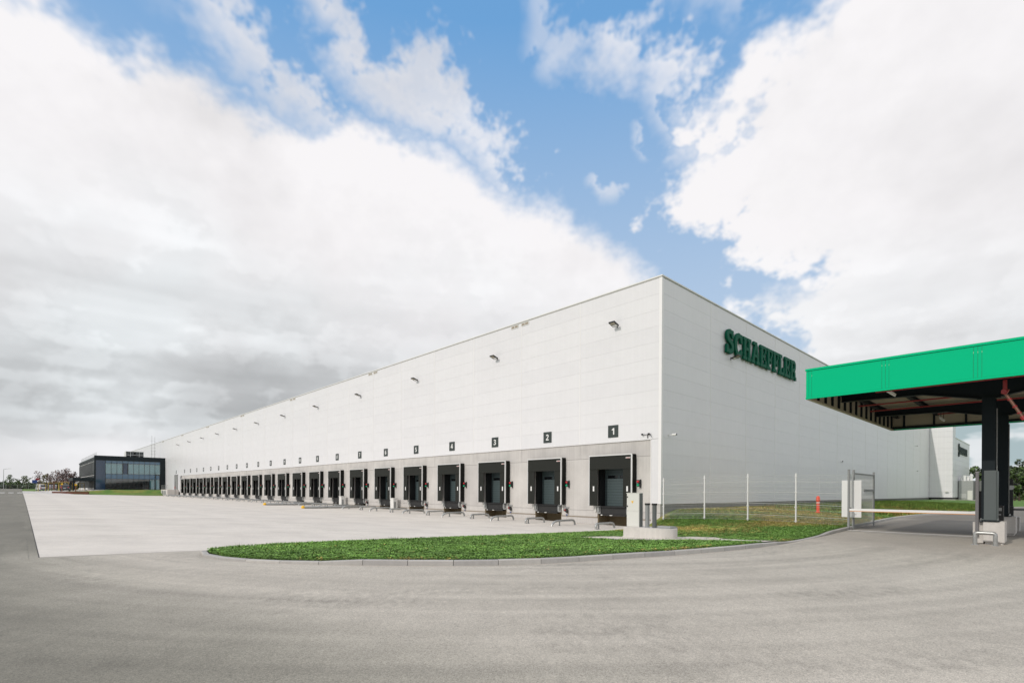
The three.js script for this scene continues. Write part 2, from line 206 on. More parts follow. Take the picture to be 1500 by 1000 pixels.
function grid(xs, zs, keep) { const v = []; for (let i = 0; i + 1 < xs.length; i++) for (let j = 0; j + 1 < zs.length; j++) { if (keep && !keep((xs[i] + xs[i + 1]) / 2, (zs[j] + zs[j + 1]) / 2)) continue; const a = [xs[i], 0, zs[j]], b = [xs[i], 0, zs[j + 1]], c = [xs[i + 1], 0, zs[j + 1]], d = [xs[i + 1], 0, zs[j]]; v.push(...a, ...b, ...c, ...a, ...c, ...d); } const g = new THREE.BufferGeometry(); g.setAttribute('position', new THREE.Float32BufferAttribute(v, 3)); return g; }
const range = (a, b, n) => Array.from({ length: n + 1 }, (_, i) => a + (b - a) * i / n);

// open land to the horizon
const dry = (x, z) => ss(-0.12, 0.3, fbm3(x * 0.16, z * 0.22, 1.5, 4) + 0.10);
const grassCol = (x, z, d) => { const k = 1 + 0.5 * fbm3(x * 1.3, z * 1.3, 7, 3); return [mix(0.135, 0.44, d) * k, mix(0.265, 0.355, d) * k, mix(0.042, 0.095, d) * k]; };
lay('terrain', grid([-3000, -1500, -800, -500, ...range(-400, -100, 60), ...range(-95, 60, 31), 90, 140, 250, 500, 1200, 3000], [-3000, -1200, -600, -350, ...range(-250, 70, 64), 120, 250, 600, 1500, 3000]), (x, z) => groundY(x, z) - 0.12 - (x < 0.5 && x > -139 && z < 29 ? 0.3 : 0) - (x > 0 && x < 30 && z > -90 && z < 40 ? 0.6 : 0), M.ground, (x, z) => grassCol(x, z, 0.25 * dry(x, z)), 'structure');
{ // worn apron in front of the docks, the road along the yard, the lane through the gate
  const inner = kerbPts.map((p, i) => [p.x + kerbSide[i][0] * 0.1, p.z + kerbSide[i][1] * 0.1]);
  const col = (x, z) => {
    const old = ss(24.5, 29.5, z + 0.2 * clamp(x - 12, -8, 10) + (x < 0 ? 4 : 0) * ss(0, -4, x) + 2.4 * fbm3(x * 0.16, z * 0.16, 2, 3)) * ss(26, 16, x);
    // tyre tracks bend round the island from the gate lane to the road on the left
    const r = Math.hypot(x + 3, (z - 9) * 0.95), th = Math.atan2(z - 9, x + 3);
    const arc = ss(2, 9, z) * (0.30 * fbm3(r * 1.3, th * 1.1, 3, 3) + 0.42 * fbm3(r * 3.4, th * 1.9, 8, 3, 0.6) + 0.36 * fbm3(r * 8.0, th * 3.2, 12, 2));
    const lane = (1 - ss(2, 9, z)) * 0.5 * fbm3(x * 2.4, z * 0.09, 6, 3) + (x < -4 ? 0.35 * fbm3(z * 2.0, x * 0.06, 6, 3) : 0);
    const blot = fbm3(x * 0.35, z * 0.35, 11, 4), fine = fbm3(x * 2.2, z * 2.2, 14, 2), worn = ss(0.02, 0.30, fbm3(r * 0.8, th * 5, 17, 4) + 0.12 * old) * ss(2, 9, z), chip = (hash(Math.round(x * 10), Math.round(z * 10), 4) - 0.5);
    const gate = ss(1.6, 0.6, z) * ss(9, 10.2, x);  // lane asphalt darkened past the threshold to deepen the canopy shadow
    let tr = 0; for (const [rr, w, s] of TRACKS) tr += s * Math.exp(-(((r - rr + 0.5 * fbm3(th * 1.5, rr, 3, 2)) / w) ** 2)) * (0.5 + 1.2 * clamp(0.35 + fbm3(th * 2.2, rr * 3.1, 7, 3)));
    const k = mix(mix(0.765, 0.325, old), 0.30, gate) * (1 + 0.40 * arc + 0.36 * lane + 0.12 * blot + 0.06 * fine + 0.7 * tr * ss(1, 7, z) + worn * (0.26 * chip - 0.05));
    return [k * 1.0, k * mix(0.918, 0.945, old), k * mix(0.79, 0.775, old)];
  };
  const TRACKS = [[14.6, 0.22, -0.10], [16.3, 0.25, -0.13], [17.1, 0.16, 0.07], [18.4, 0.24, -0.10], [19.2, 0.3, 0.06], [20.1, 0.22, -0.12], [21.6, 0.25, -0.10], [22.4, 0.2, -0.08], [23.8, 0.3, 0.06], [25.2, 0.25, -0.10]];
  const kerbEdge = (x, z) => x > 9.0 || z > 23.5 || inPoly(road, x, z);
  const road = [[0, 28.70], [0.02, 24.2], ...inner, [70, -55], [42, -58], [27, -52], [22.5, -40], [22, -12], [60, -10], [60, 62], [-60, 62], [-60, 37.5], [-420, 38.5], [-420, 28.70]];
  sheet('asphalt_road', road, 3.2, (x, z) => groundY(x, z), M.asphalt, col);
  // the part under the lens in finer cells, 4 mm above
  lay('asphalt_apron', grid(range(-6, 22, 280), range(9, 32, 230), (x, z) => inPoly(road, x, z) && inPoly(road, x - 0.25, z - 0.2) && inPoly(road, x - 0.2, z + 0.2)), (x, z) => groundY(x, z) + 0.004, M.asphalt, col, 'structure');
}
{ // concrete yard in slabs; narrow joints show the base below
  const base = sheet('yard_base', [[-140.4, 0.02], [0, 0.02], [0, 28.7], [-140.4, 28.7]], 6, (x, z) => yardY(x, z) - 0.022, std([0.16, 0.15, 0.135], 0.95));
  const yard = new THREE.Group(); yard.name = numbered('concrete_yard'); scene.add(yard); tag(yard, null, null, null, 'structure');
  const zs = [0.03, 1.05, 9.3, 18.4, 28.706], xs = [0]; for (let x = -6.45; x > -66; x -= 6) xs.push(x); xs.push(-84, -102, -120, -140.4);
  const R = rng(5);
  for (let i = 0; i + 1 < xs.length; i++) for (let j = 0; j + 1 < zs.length; j++) {
    const x1 = xs[i] - 0.012, x0 = xs[i + 1] + 0.012, z0 = zs[j] + 0.012, z1 = zs[j + 1] - 0.012, g = new THREE.BoxGeometry(x1 - x0, 0.02, z1 - z0, 4, 1, 3).translate((x0 + x1) / 2, 0, (z0 + z1) / 2), p = g.attributes.position;
    for (let q = 0; q < p.count; q++) p.setY(q, p.getY(q) - 0.006 + yardY(p.getX(q), p.getZ(q)));
    g.computeVertexNormals(); mesh('slab', g, M.yard[(R() * 3) | 0], yard);
  }
  const edge = []; for (let x = 0; x > -140; x -= 10) edge.push(bar([x, yardY(x, 28.7) + 0.0, 28.705], [x - 10, yardY(x - 10, 28.7) + 0.0, 28.705], 0.018, 0.016));
  mesh('joint_seal', edge, std([0.05, 0.05, 0.048], 0.8), yard);
}
{ // kerb stones
  const kerb = new THREE.Group(); kerb.name = numbered('kerb'); scene.add(kerb); tag(kerb, null, null, null, 'structure');
  const R = rng(11), far = [];
  for (let i = 0; i + 1 < kerbPts.length; i++) {
    const a = kerbPts[i], b = kerbPts[i + 1], na = kerbSide[i], nb = kerbSide[i + 1], w = 0.15, cut = 0.006, base = (q) => groundY(q.x, Math.max(q.z, 0));
    const ga = base(a), gb = base(b), A = [mix(a.x, b.x, cut), mix(a.z, b.z, cut)], B = [mix(b.x, a.x, cut), mix(b.z, a.z, cut)], ch = 0.018;
    const ta = ga + a.y + (R() - 0.5) * 0.006, tb = gb + b.y + (R() - 0.5) * 0.006;
    const ring = (P, n, g, t) => [[P[0], g - 0.15, P[1]], [P[0] + n[0] * 0.012, t - ch, P[1] + n[1] * 0.012], [P[0] + n[0] * (0.012 + ch), t, P[1] + n[1] * (0.012 + ch)], [P[0] + n[0] * w, t, P[1] + n[1] * w], [P[0] + n[0] * w, g - 0.15, P[1] + n[1] * w]];
    const ra = ring(A, na, ga, ta), rb = ring(B, nb, gb, tb), v = [];
    for (let k = 0; k < 4; k++) v.push(...ra[k], ...rb[k + 1], ...rb[k], ...ra[k], ...ra[k + 1], ...rb[k + 1]);
    for (const [r, f] of [[ra, 0], [rb, 1]]) for (let k = 1; k < 4; k++) v.push(...r[0], ...(f ? r[k] : r[k + 1]), ...(f ? r[k + 1] : r[k]));
    const g = new THREE.BufferGeometry(); g.setAttribute('position', new THREE.Float32BufferAttribute(v, 3)); g.computeVertexNormals();
    if (a.z > -12 && a.x < 12) mesh('kerb_stone', g, M.kerb[(R() * 3) | 0], kerb); else far.push(g);
  }
  tag(mesh('kerb_stone', far, M.kerb[0], kerb), null, null, null, 'stuff');
}
// lawn beside the long wall and the grass island
const STRIP = [[3.3, 12.2], [4.4, 12.5], [5.7, 12.75], [7.0, 12.3], [7.9, 11.6], [9.0, 11.5], [10.0, 11.8], [10.72, 11.7], [10.72, 10.5], [9.6, 10.2], [8.4, 9.6], [7.7, 8.7], [6.8, 8.6], [5.0, 9.4], [4.0, 10.5]];
const LAWN = [[0.06, 23.2], ...kerbPts.map((p, i) => [p.x + kerbSide[i][0] * 0.23, p.z + kerbSide[i][1] * 0.23]).filter(([x, z]) => x > 0.1 && x < 16), [0.06, -72]];
const lawnIn = (x, z) => x > 0.06 && inPoly(LAWN, x, z);
const dryAt = (x, z) => clamp(dry(x, z) * mix(1.1, 0.02, ss(3, 9, z)) * ss(-45, -8, z) + 0.55 * ss(1.5, -1.5, z) * ss(-14, -3, z) * ss(-0.2, 0.2, fbm3(x * 0.3, z * 0.4, 9, 3) + 0.1) + (kerbC(clamp(z, -76, 25))[0] - x < 0.5 && z > 8 ? 0.5 * ss(-0.1, 0.25, fbm3(x * 0.8, z * 0.8, 3, 3)) : 0));
{
  const inner = kerbPts.map((p, i) => [p.x + kerbSide[i][0] * 0.135, p.z + kerbSide[i][1] * 0.135]).filter(([x, z]) => x > 0.1 && z < 25.4 && x < 69);
  const poly = [[0.03, 23.2], ...inner, [69, -100], [3.36, -100], [3.36, -93.36], [0.03, -93.36]];
  sheet('lawn', poly, 0.9, lawnY, M.ground, (x, z) => grassCol(x, z, dryAt(x, z)));
  sheet('gravel_strip', STRIP.map(([x, z], i) => [x, z]), 0.35, (x, z) => lawnY(x, z) + 0.05 + 0.012 * fbm3(x * 5, z * 5, 2, 2), M.gravel);
}
{ // blades and clover leaves on the lawn
  const tuft = (n, h, w, spread, seed) => { const R = rng(seed), v = [], nr = []; for (let i = 0; i < n; i++) { const a = R() * 6.283, r = Math.sqrt(R()) * spread, x = Math.cos(a) * r, z = Math.sin(a) * r, b = R() * 6.283, hh = h * (0.5 + 0.7 * R()), lean = hh * (0.3 + 0.9 * R()), cx = Math.cos(b), cz = Math.sin(b), ww = w * (0.6 + 0.8 * R());
    v.push(x - cz * ww, -0.01, z + cx * ww, x + cz * ww, -0.01, z - cx * ww, x + cx * lean, hh, z + cz * lean); for (let k = 0; k < 3; k++) nr.push(cx * 0.35, 0.88, cz * 0.35); }
    const g = new THREE.BufferGeometry(); g.setAttribute('position', new THREE.Float32BufferAttribute(v, 3)); g.setAttribute('normal', new THREE.Float32BufferAttribute(nr, 3)); return g; };
  const leaf = (n, spread, seed) => { const R = rng(seed), v = [], nr = []; for (let i = 0; i < n; i++) { const a = R() * 6.283, r = Math.sqrt(R()) * spread, x = Math.cos(a) * r, z = Math.sin(a) * r, y = 0.015 + 0.05 * R(), s = 0.008 + 0.009 * R(), t = R() * 6.283, tx = (R() - 0.5) * 0.9, tz = (R() - 0.5) * 0.9, P = []; for (let k = 0; k < 4; k++) { const q = t + k * 1.5708, dx = Math.cos(q) * s * (k % 2 ? 1 : 1.5), dz = Math.sin(q) * s * (k % 2 ? 1 : 1.5); P.push([x + dx, y + dx * tx + dz * tz, z + dz]); } v.push(...P[0], ...P[2], ...P[1], ...P[0], ...P[3], ...P[2]); for (let k = 0; k < 6; k++) nr.push(-tx * 0.7, 1, -tz * 0.7); }
    const g = new THREE.BufferGeometry(); g.setAttribute('position', new THREE.Float32BufferAttribute(v, 3)); g.setAttribute('normal', new THREE.Float32BufferAttribute(nr, 3)); return g; };
  const blade = new THREE.MeshPhysicalMaterial({ color: lin(1, 1, 1), roughness: 0.85, side: THREE.DoubleSide });
  const R = rng(77), spots = [[], [], []];
  const put = (k, n, x0, x1, z0, z1, s0, s1) => { for (let i = 0; i < n; i++) { const x = mix(x0, x1, R()), z = mix(z0, z1, R()); if (!lawnIn(x, z) || inPoly(STRIP, x, z) && R() > 0.01 || (x > 4.85 && x < 6.95 && z > 10.05 && z < 11.05)) continue; const d = dryAt(x, z); if (R() < d * 0.45) continue; spots[k].push([x, z, mix(s0, s1, R()) * (1 + 0.25 * fbm3(x * 0.9, z * 0.9, 5, 2)), d]); } };
  put(0, 60000, 0.05, 11, 2.5, 25.4, 0.5, 0.95); put(1, 120000, 0.05, 11, 2.5, 25.4, 0.7, 1.3);
  put(0, 26000, 0.4, 11, -14, 2.5, 0.6, 1.1); put(1, 16000, 0.4, 11, -14, 2.5, 0.8, 1.4); put(2, 14000, 0.4, 13, -60, -14, 1.2, 2.4);
  put(2, 500, 0.1, 11, 3, 25.3, 0.9, 1.7);
  const shapes = [tuft(9, 0.075, 0.0042, 0.05, 1), leaf(13, 0.065, 2), tuft(14, 0.10, 0.006, 0.07, 3)];
  shapes.forEach((g, k) => {
    const im = new THREE.InstancedMesh(g, blade, spots[k].length), m4 = new THREE.Matrix4(), q = new THREE.Quaternion(), up = new THREE.Vector3(0, 1, 0), c = new THREE.Color();
    spots[k].forEach(([x, z, s, d], i) => { q.setFromAxisAngle(up, R() * 6.283); m4.compose(new THREE.Vector3(x, lawnY(x, z), z), q, new THREE.Vector3(s, s * (0.8 + 0.4 * R()), s)); im.setMatrixAt(i, m4); const hi = R() < 0.16 ? 1 : 0, v = (0.65 + 0.6 * R()) * (1 + 0.75 * hi) * (1 + 0.5 * fbm3(x * 0.35, z * 0.35, 21, 3)), y = R() < d * 0.8 ? 1 : 0; const g0 = k === 1 ? [0.165, 0.31, 0.055] : [0.20, 0.325, 0.055]; c.setRGB(mix(g0[0], 0.48, y) * v, mix(g0[1], 0.38, y) * v, mix(g0[2], 0.11, y) * v); im.setColorAt(i, c); });
    im.name = numbered(['grass', 'clover', 'tall_grass'][k]); im.castShadow = im.receiveShadow = true; scene.add(im);
    tag(im, ['short green grass blades covering the island and lawn', 'small clover leaves among the island grass', 'longer grass tufts on the lawn beside the long wall'][k], 'grass', null, 'stuff');
  });
}

// ---------------------------------------------------------------- warehouse
const BAY = 6, J0 = -6.45, NB = 24, LEFT = -232, TOP = 15.1, DOCKS = 22;
const dockX = (n) => -3.5 - 6.0 * (n - 1) + (n > 1 ? -0.02 * (n - 1) * 0 : 0);
const wh = thing('warehouse', 'huge white panel clad warehouse with a concrete dock wall', 'warehouse');
{
  const wall = mesh('wall', [box(LEFT, -0.31, 0.5, 14.9, -92, -0.62), box(LEFT, -0.31, -1.2, 0.49, -92, -1.4), box(LEFT, -134.6, -1.2, 14.9, -0.62, -0.21), box(LEFT, -0.1, 5.08, 15.0, -0.28, 0.036), box(-0.28, 0.036, 1.02, 15.0, -93.2, -0.3), box(-0.62, -0.1, 1.02, 5.0, -0.28, 0.036), box(-170, -0.05, -1.2, 14.95, -93.35, -91.9)], M.cladGap, wh);
  mesh('roof', [box(LEFT, -0.1, 14.95, 15.02, -93.3, -0.1)], M.steelGrey, wh);
  const R = rng(31), g = 0.0035, far = [], cov = [];
  const rows = []; for (let k = 0; k < 10; k++) rows.push([k ? 5.1 + k : 5.04, Math.min(TOP, 6.1 + k)]);
  const panelMat = () => M.clad[(R() * 3) | 0];
  let edges = [-0.06]; for (let x = J0; x > LEFT; x -= BAY) edges.push(x); edges.push(LEFT);
  for (let b = 0; b + 1 < edges.length; b++) for (const [y0, y1] of rows) {
    const q = box(edges[b + 1] + g, edges[b] - g, y0 + g, y1 - g, -0.2, 0.05);
    if (b < 10) mesh('cladding_panel', q, panelMat(), wall); else far.push(q);
  }
  for (let k = 0; k < 4; k++) mesh('cladding_panel', box(-0.64, -0.06, k ? 1.1 + k : 0.98, Math.min(5.03, 2.1 + k) - g, -0.2, 0.05), panelMat(), wall);
  // beyond the last dock the cladding runs down to the ground
  far.push(box(LEFT, -134.6, 1.0, 5.03, -0.2, 0.05));
  const side = []; for (let k = 0; k < 14; k++) side.push([k ? 1.1 + k : 0.98, 2.1 + k]);
  const zs = [-0.06]; for (let z = -6.5; z > -93; z -= BAY) zs.push(z); zs.push(-93.3);
  for (let b = 0; b + 1 < zs.length; b++) for (const [y0, y1] of side) {
    const q = box(-0.2, 0.05, y0 + g, Math.min(TOP, y1) - g, zs[b + 1] + g, zs[b] - g);
    if (b < 9) mesh('cladding_panel', q, panelMat(), wall); else far.push(q);
  }
  tag(mesh('cladding_panel', far, M.clad[1], wall), null, null, null, 'stuff');
  for (let b = 1; b < edges.length - 1; b++) { const c = box(edges[b] - 0.028, edges[b] + 0.028, 5.04, TOP, 0.046, 0.062); if (b < 11) mesh('joint_cover', c, M.cladTrim, wall); else cov.push(c); }
  for (let b = 1; b < zs.length - 1; b++) { const c = box(0.046, 0.062, 0.99, TOP, zs[b] - 0.03, zs[b] + 0.03); if (b < 10) mesh('joint_cover', c, M.cladTrim, wall); else cov.push(c); }
  tag(mesh('joint_cover', cov, M.cladTrim, wall), null, null, null, 'stuff');
  mesh('corner_trim', [box(-0.13, 0.065, 0.96, TOP, 0.05, 0.066), box(0.05, 0.0655, 0.96, TOP, -0.13, 0.0495)], M.cladTrim, wh);
  mesh('base_flashing', [box(0.02, 0.075, 0.94, 0.975, -93.3, -0.0), box(-0.66, 0.075, 0.94, 0.975, 0.002, 0.075), box(LEFT, -0.66, 5.0, 5.035, -0.1, 0.075), box(-0.69, -0.645, 0.98, 5.03, -0.1, 0.06)], M.cladTrim, wh);
  mesh('coping', [box(LEFT, 0.10, 15.13, 15.21, -0.3, 0.10), box(-0.3, 0.10, 15.13, 15.21, -93.4, -0.31)], M.coping, wh);
  mesh('coping_shade_line', [box(LEFT, 0.075, 15.07, 15.128, -0.28, 0.068), box(-0.28, 0.068, 15.07, 15.128, -93.4, -0.29)], M.copingShade, wh);  // darker strip paints the shade line under the coping
  mesh('plinth', [box(-0.3, 0.0, -1, 0.94, -93.3, -0.31)], M.plinth, wh);
  // overflow scuppers in pairs under the coping
  for (let k = 0; k < 7; k++) for (const dx of [0, 1.17]) { const x = -13.22 + dx - 23.9 * k; const s = mesh('scupper', [box(x - 0.42, x + 0.42, 14.80, 15.03, 0.05, 0.09)], M.cabinet, wh); mesh('opening', [box(x - 0.36, x - 0.03, 14.845, 14.985, 0.09, 0.096), box(x + 0.03, x + 0.36, 14.845, 14.985, 0.09, 0.096)], M.ledge, s); }
  // concrete dock wall
  const cw = mesh('dock_wall', [box(-134.5, -0.31, 5.0, 5.02, -0.31, -0.02)], M.cladGap, wh), c = 0.008;
  const conc = (q) => mesh('concrete_panel', q, M.wallConc[(R() * 3) | 0], cw), pier = (x0, x1) => { conc(box(x0, x1, 0.38 + c, 3.98 - c, -0.3, 0)); conc(box(x0, x1, -0.05, 0.38 - c, -0.3, 0)); conc(box(x0, x1, -1.1, -0.05 - c, -0.3, 0.02)); mesh('ledge', box(x0, x1, -0.11, -0.055, 0, 0.06), M.ledge, cw); };
  for (let n = 1; n <= DOCKS; n++) {
    const xc = dockX(n), e = n === 1 ? -0.66 : xc + 3.05;
    conc(box(J0 - 6 * (n - 1) + c, (n === 1 ? -0.7 : J0 - 6 * (n - 2)) - c, 3.98 + c, 4.99, -0.3, 0));
    conc(box(xc - 1.35, xc + 1.35, 3.4, 3.98 - c, -0.3, -0.004));
    pier(n === DOCKS ? -134.5 : dockX(n + 1) + 1.35, xc - 1.35);
  }
  pier(-2.15, -0.66);
  conc(box(-0.655, 0.0, -1.1, 0.37, -0.3, 0.03)); conc(box(-0.655, 0.0, 0.386, 0.935, -0.3, 0.03));
}
// one loading dock, then 21 copies
const dockBase = (label) => thing('loading_dock', label, 'loading dock', [0, 0, 0], 0, 'loading docks along the concrete wall');
function makeDock(label) {
  const t = dockBase(label), y0 = 0.72, y1 = 4.12;
  mesh('frame', [box(-1.74, 1.74, y1 - 0.03, y1 + 0.04, 0.455, 0.53), box(1.665, 1.745, y0, y1 - 0.03, 0.455, 0.53), box(-1.745, -1.69, y0, y1 - 0.03, 0.455, 0.515)], M.alu, t);
  for (const s of [-1, 1]) mesh('side_panel', box(s < 0 ? -1.735 : 1.66, s < 0 ? -1.66 : 1.735, y0 + 0.01, y1 - 0.04, -0.0, 0.45), M.seal, t);
  mesh('top_panel', [box(-1.735, 1.735, y1 - 0.1, y1 - 0.031, 0, 0.45), box(-1.72, 1.72, y1 - 0.03, y1 + 0.03, 0.0, 0.4)], M.seal, t);
  const wav = (x0, x1, ya, yb, z) => { const g = new THREE.BoxGeometry(x1 - x0, yb - ya, 0.02, 6, 8, 1).translate((x0 + x1) / 2, (ya + yb) / 2, z), p = g.attributes.position; for (let i = 0; i < p.count; i++) p.setZ(i, p.getZ(i) + 0.012 * noise3(p.getX(i) * 2.1, p.getY(i) * 1.4, x0)); g.computeVertexNormals(); return g; };
  for (const s of [-1, 1]) mesh('side_curtain', wav(s < 0 ? -1.69 : 1.03, s < 0 ? -1.03 : 1.665, y0 + 0.01, y1 - 0.06, 0.462), M.flap, t);
  mesh('top_curtain', wav(-1.69, 1.665, 3.2, y1 - 0.05, 0.495), M.flap, t);
  for (const s of [-1, 1]) mesh('marker', box(s * 1.36 - 0.06, s * 1.36 + 0.06, 1.72, 2.06, 0.474, 0.482), M.white, t);
  const lb = mesh('label_plate', box(1.26, 1.62, 3.87, 3.94, 0.51, 0.519), M.offWhite, t); mesh('band', box(1.30, 1.58, 3.885, 3.905, 0.519, 0.522), M.red, lb);
  const d = mesh('door', [box(-1.34, 1.34, 0.7, 3.6, -0.61, -0.57), box(-1.345, -1.18, 0.7, 3.4, -0.56, -0.02), box(1.18, 1.345, 0.7, 3.4, -0.56, -0.02), box(-1.18, 1.18, 3.38, 3.6, -0.56, -0.31)], M.dark, t);
  for (let k = 0; k < 14; k++) { if (k === 10) { mesh('door_slat', [box(-1.14, -0.92, 0.72 + k * 0.19, 0.905 + k * 0.19, -0.57, -0.535), box(-0.1, 0.1, 0.72 + k * 0.19, 0.905 + k * 0.19, -0.57, -0.535), box(0.92, 1.14, 0.72 + k * 0.19, 0.905 + k * 0.19, -0.57, -0.535)], M.door, d); mesh('window', [box(-0.92, -0.1, 0.73 + k * 0.19, 0.9 + k * 0.19, -0.57, -0.55), box(0.1, 0.92, 0.73 + k * 0.19, 0.9 + k * 0.19, -0.57, -0.55)], M.glassDark, d); continue; } mesh('door_slat', [box(-1.14, 1.14, 0.72 + k * 0.19, 0.895 + k * 0.19, -0.57, -0.538), box(-1.14, 1.14, 0.78 + k * 0.19, 0.84 + k * 0.19, -0.538, -0.532)], M.door, d); }
  mesh('leveller', [box(-1.02, 1.02, 0.16, 0.71, -0.6, 0.06), box(-1.05, 1.05, 0.06, 0.15, -0.1, 0.16)], M.black, t);
  const lip = mesh('lip', box(-1.02, 1.02, 0.64, 0.70, 0.06, 0.22), M.dark, t); mesh('lip_marker', [box(-0.98, -0.84, 0.075, 0.135, 0.16, 0.166), box(-0.24, -0.02, 0.08, 0.125, 0.16, 0.166)], M.offWhite, lip);
  for (const s of [-1, 1]) { const b = mesh('buffer', box(s * 1.2 - 0.15, s * 1.2 + 0.15, 0.18, 0.71, 0.022, 0.1), M.galv, t); mesh('rubber', box(s * 1.2 - 0.09, s * 1.2 + 0.09, 0.3, 0.66, 0.1, 0.2), M.steelGrey, b); mesh('bracket', [box(s * 1.5 - 0.05, s * 1.5 + 0.05, 0.3, 0.72, 0.0, 0.09)], M.cabinet, b); }
  mesh('pit', [box(-1.35, 1.35, -1.0, 0.1, -1.3, -1.25), box(-1.4, -1.3, -1.0, 0.14, -1.25, 0.0), box(1.3, 1.4, -1.0, 0.14, -1.25, 0.0), box(-1.3, 1.3, -1, -0.75, -1.25, -0.02)], M.pitConc, t);
  return t;
}
const ORD = 'first second third fourth fifth sixth seventh eighth ninth tenth eleventh twelfth thirteenth fourteenth fifteenth sixteenth seventeenth eighteenth nineteenth twentieth twenty-first twenty-second'.split(' '), ord = (n) => n === 1 ? 'nearest the building corner' : `${ORD[n - 1]} from the building corner`;
const dockLabel = (n) => `black dock shelter with sectional door below sign ${n}, ${ord(n)}`;
let dock0 = null; for (let n = 1; n <= DOCKS; n++) { const d = n === 1 ? (dock0 = makeDock(dockLabel(1))) : inst(dock0); d.position.set(dockX(n), 0, 0); tag(d, dockLabel(n)); }
// dock numbers
const font = await new FontLoader().loadAsync('fonts/droid/droid_sans_bold.typeface.json');
function text(s, h, depth, sx = 1) { const g = new TextGeometry(s, { font, size: h, depth, curveSegments: 6, bevelEnabled: false }); g.computeBoundingBox(); const b = g.boundingBox; g.translate(-(b.min.x + b.max.x) / 2, -(b.min.y + b.max.y) / 2, 0); return g.scale(sx, 1, 1); }
for (let n = 1; n <= 23; n++) {
  const t = thing('dock_number_sign', n < 23 ? `dark square sign with white number ${n}, ${ord(n)}` : 'dark square sign above the tall grey door', 'sign', [n < 23 ? dockX(n) - 0.06 : -138.9, 5.75 + 0.014 * (n - 1), 0.05], 0, 'dock number signs');
  mesh('plate', rbox(0.82, 0.82, 0.03, 0.008, 0, 0, 0.02, 1), M.sign, t); mesh('numeral', text(String(n), 0.44, 0.006, n > 9 ? 0.82 : 0.95).translate(0, 0, 0.0355), M.white, t);
}
// wall floodlights over every second dock
{
  const make = () => { const t = thing('wall_floodlight', '', 'floodlight', [0, 0, 0], 0, 'floodlights along the dock wall');
    mesh('bracket', [box(-0.06, 0.06, -0.12, 0.12, 0, 0.03), bar([0, 0, 0.03], [0, 0.03, 0.22], 0.05, 0.05)], M.warmGrey, t);
    const h = rbox(0.56, 0.11, 0.66, 0.02).rotateX(-0.32).translate(0, 0.06, 0.48); mesh('housing', h, M.black, t);
    for (const k of [-1, 1]) mesh('lens', cbox(0.42, 0.012, 0.24, 0, -0.056, k * 0.15).rotateX(-0.32).translate(0, 0.06, 0.48), k < 0 ? M.white : M.cream, t);
    return t; };
  let l0 = null; for (let k = 0; k < 12; k++) { const l = k ? inst(l0) : (l0 = make()); l.position.set(-3.28 - 12.05 * k, 12.75, 0.05); l.scale.setScalar(0.85); tag(l, k < 11 ? `small black floodlight high on the white wall, ${ord(k + 1)}` : 'small black floodlight high on the white wall nearest the glass office'); }
  const s = inst(l0, 'wall_floodlight'); s.position.set(0.05, 11.72, -9.7); s.rotation.y = Math.PI / 2; tag(s, 'black floodlight on the shaded side wall under the first green letter'); s.userData.group = undefined; delete s.userData.group;
}
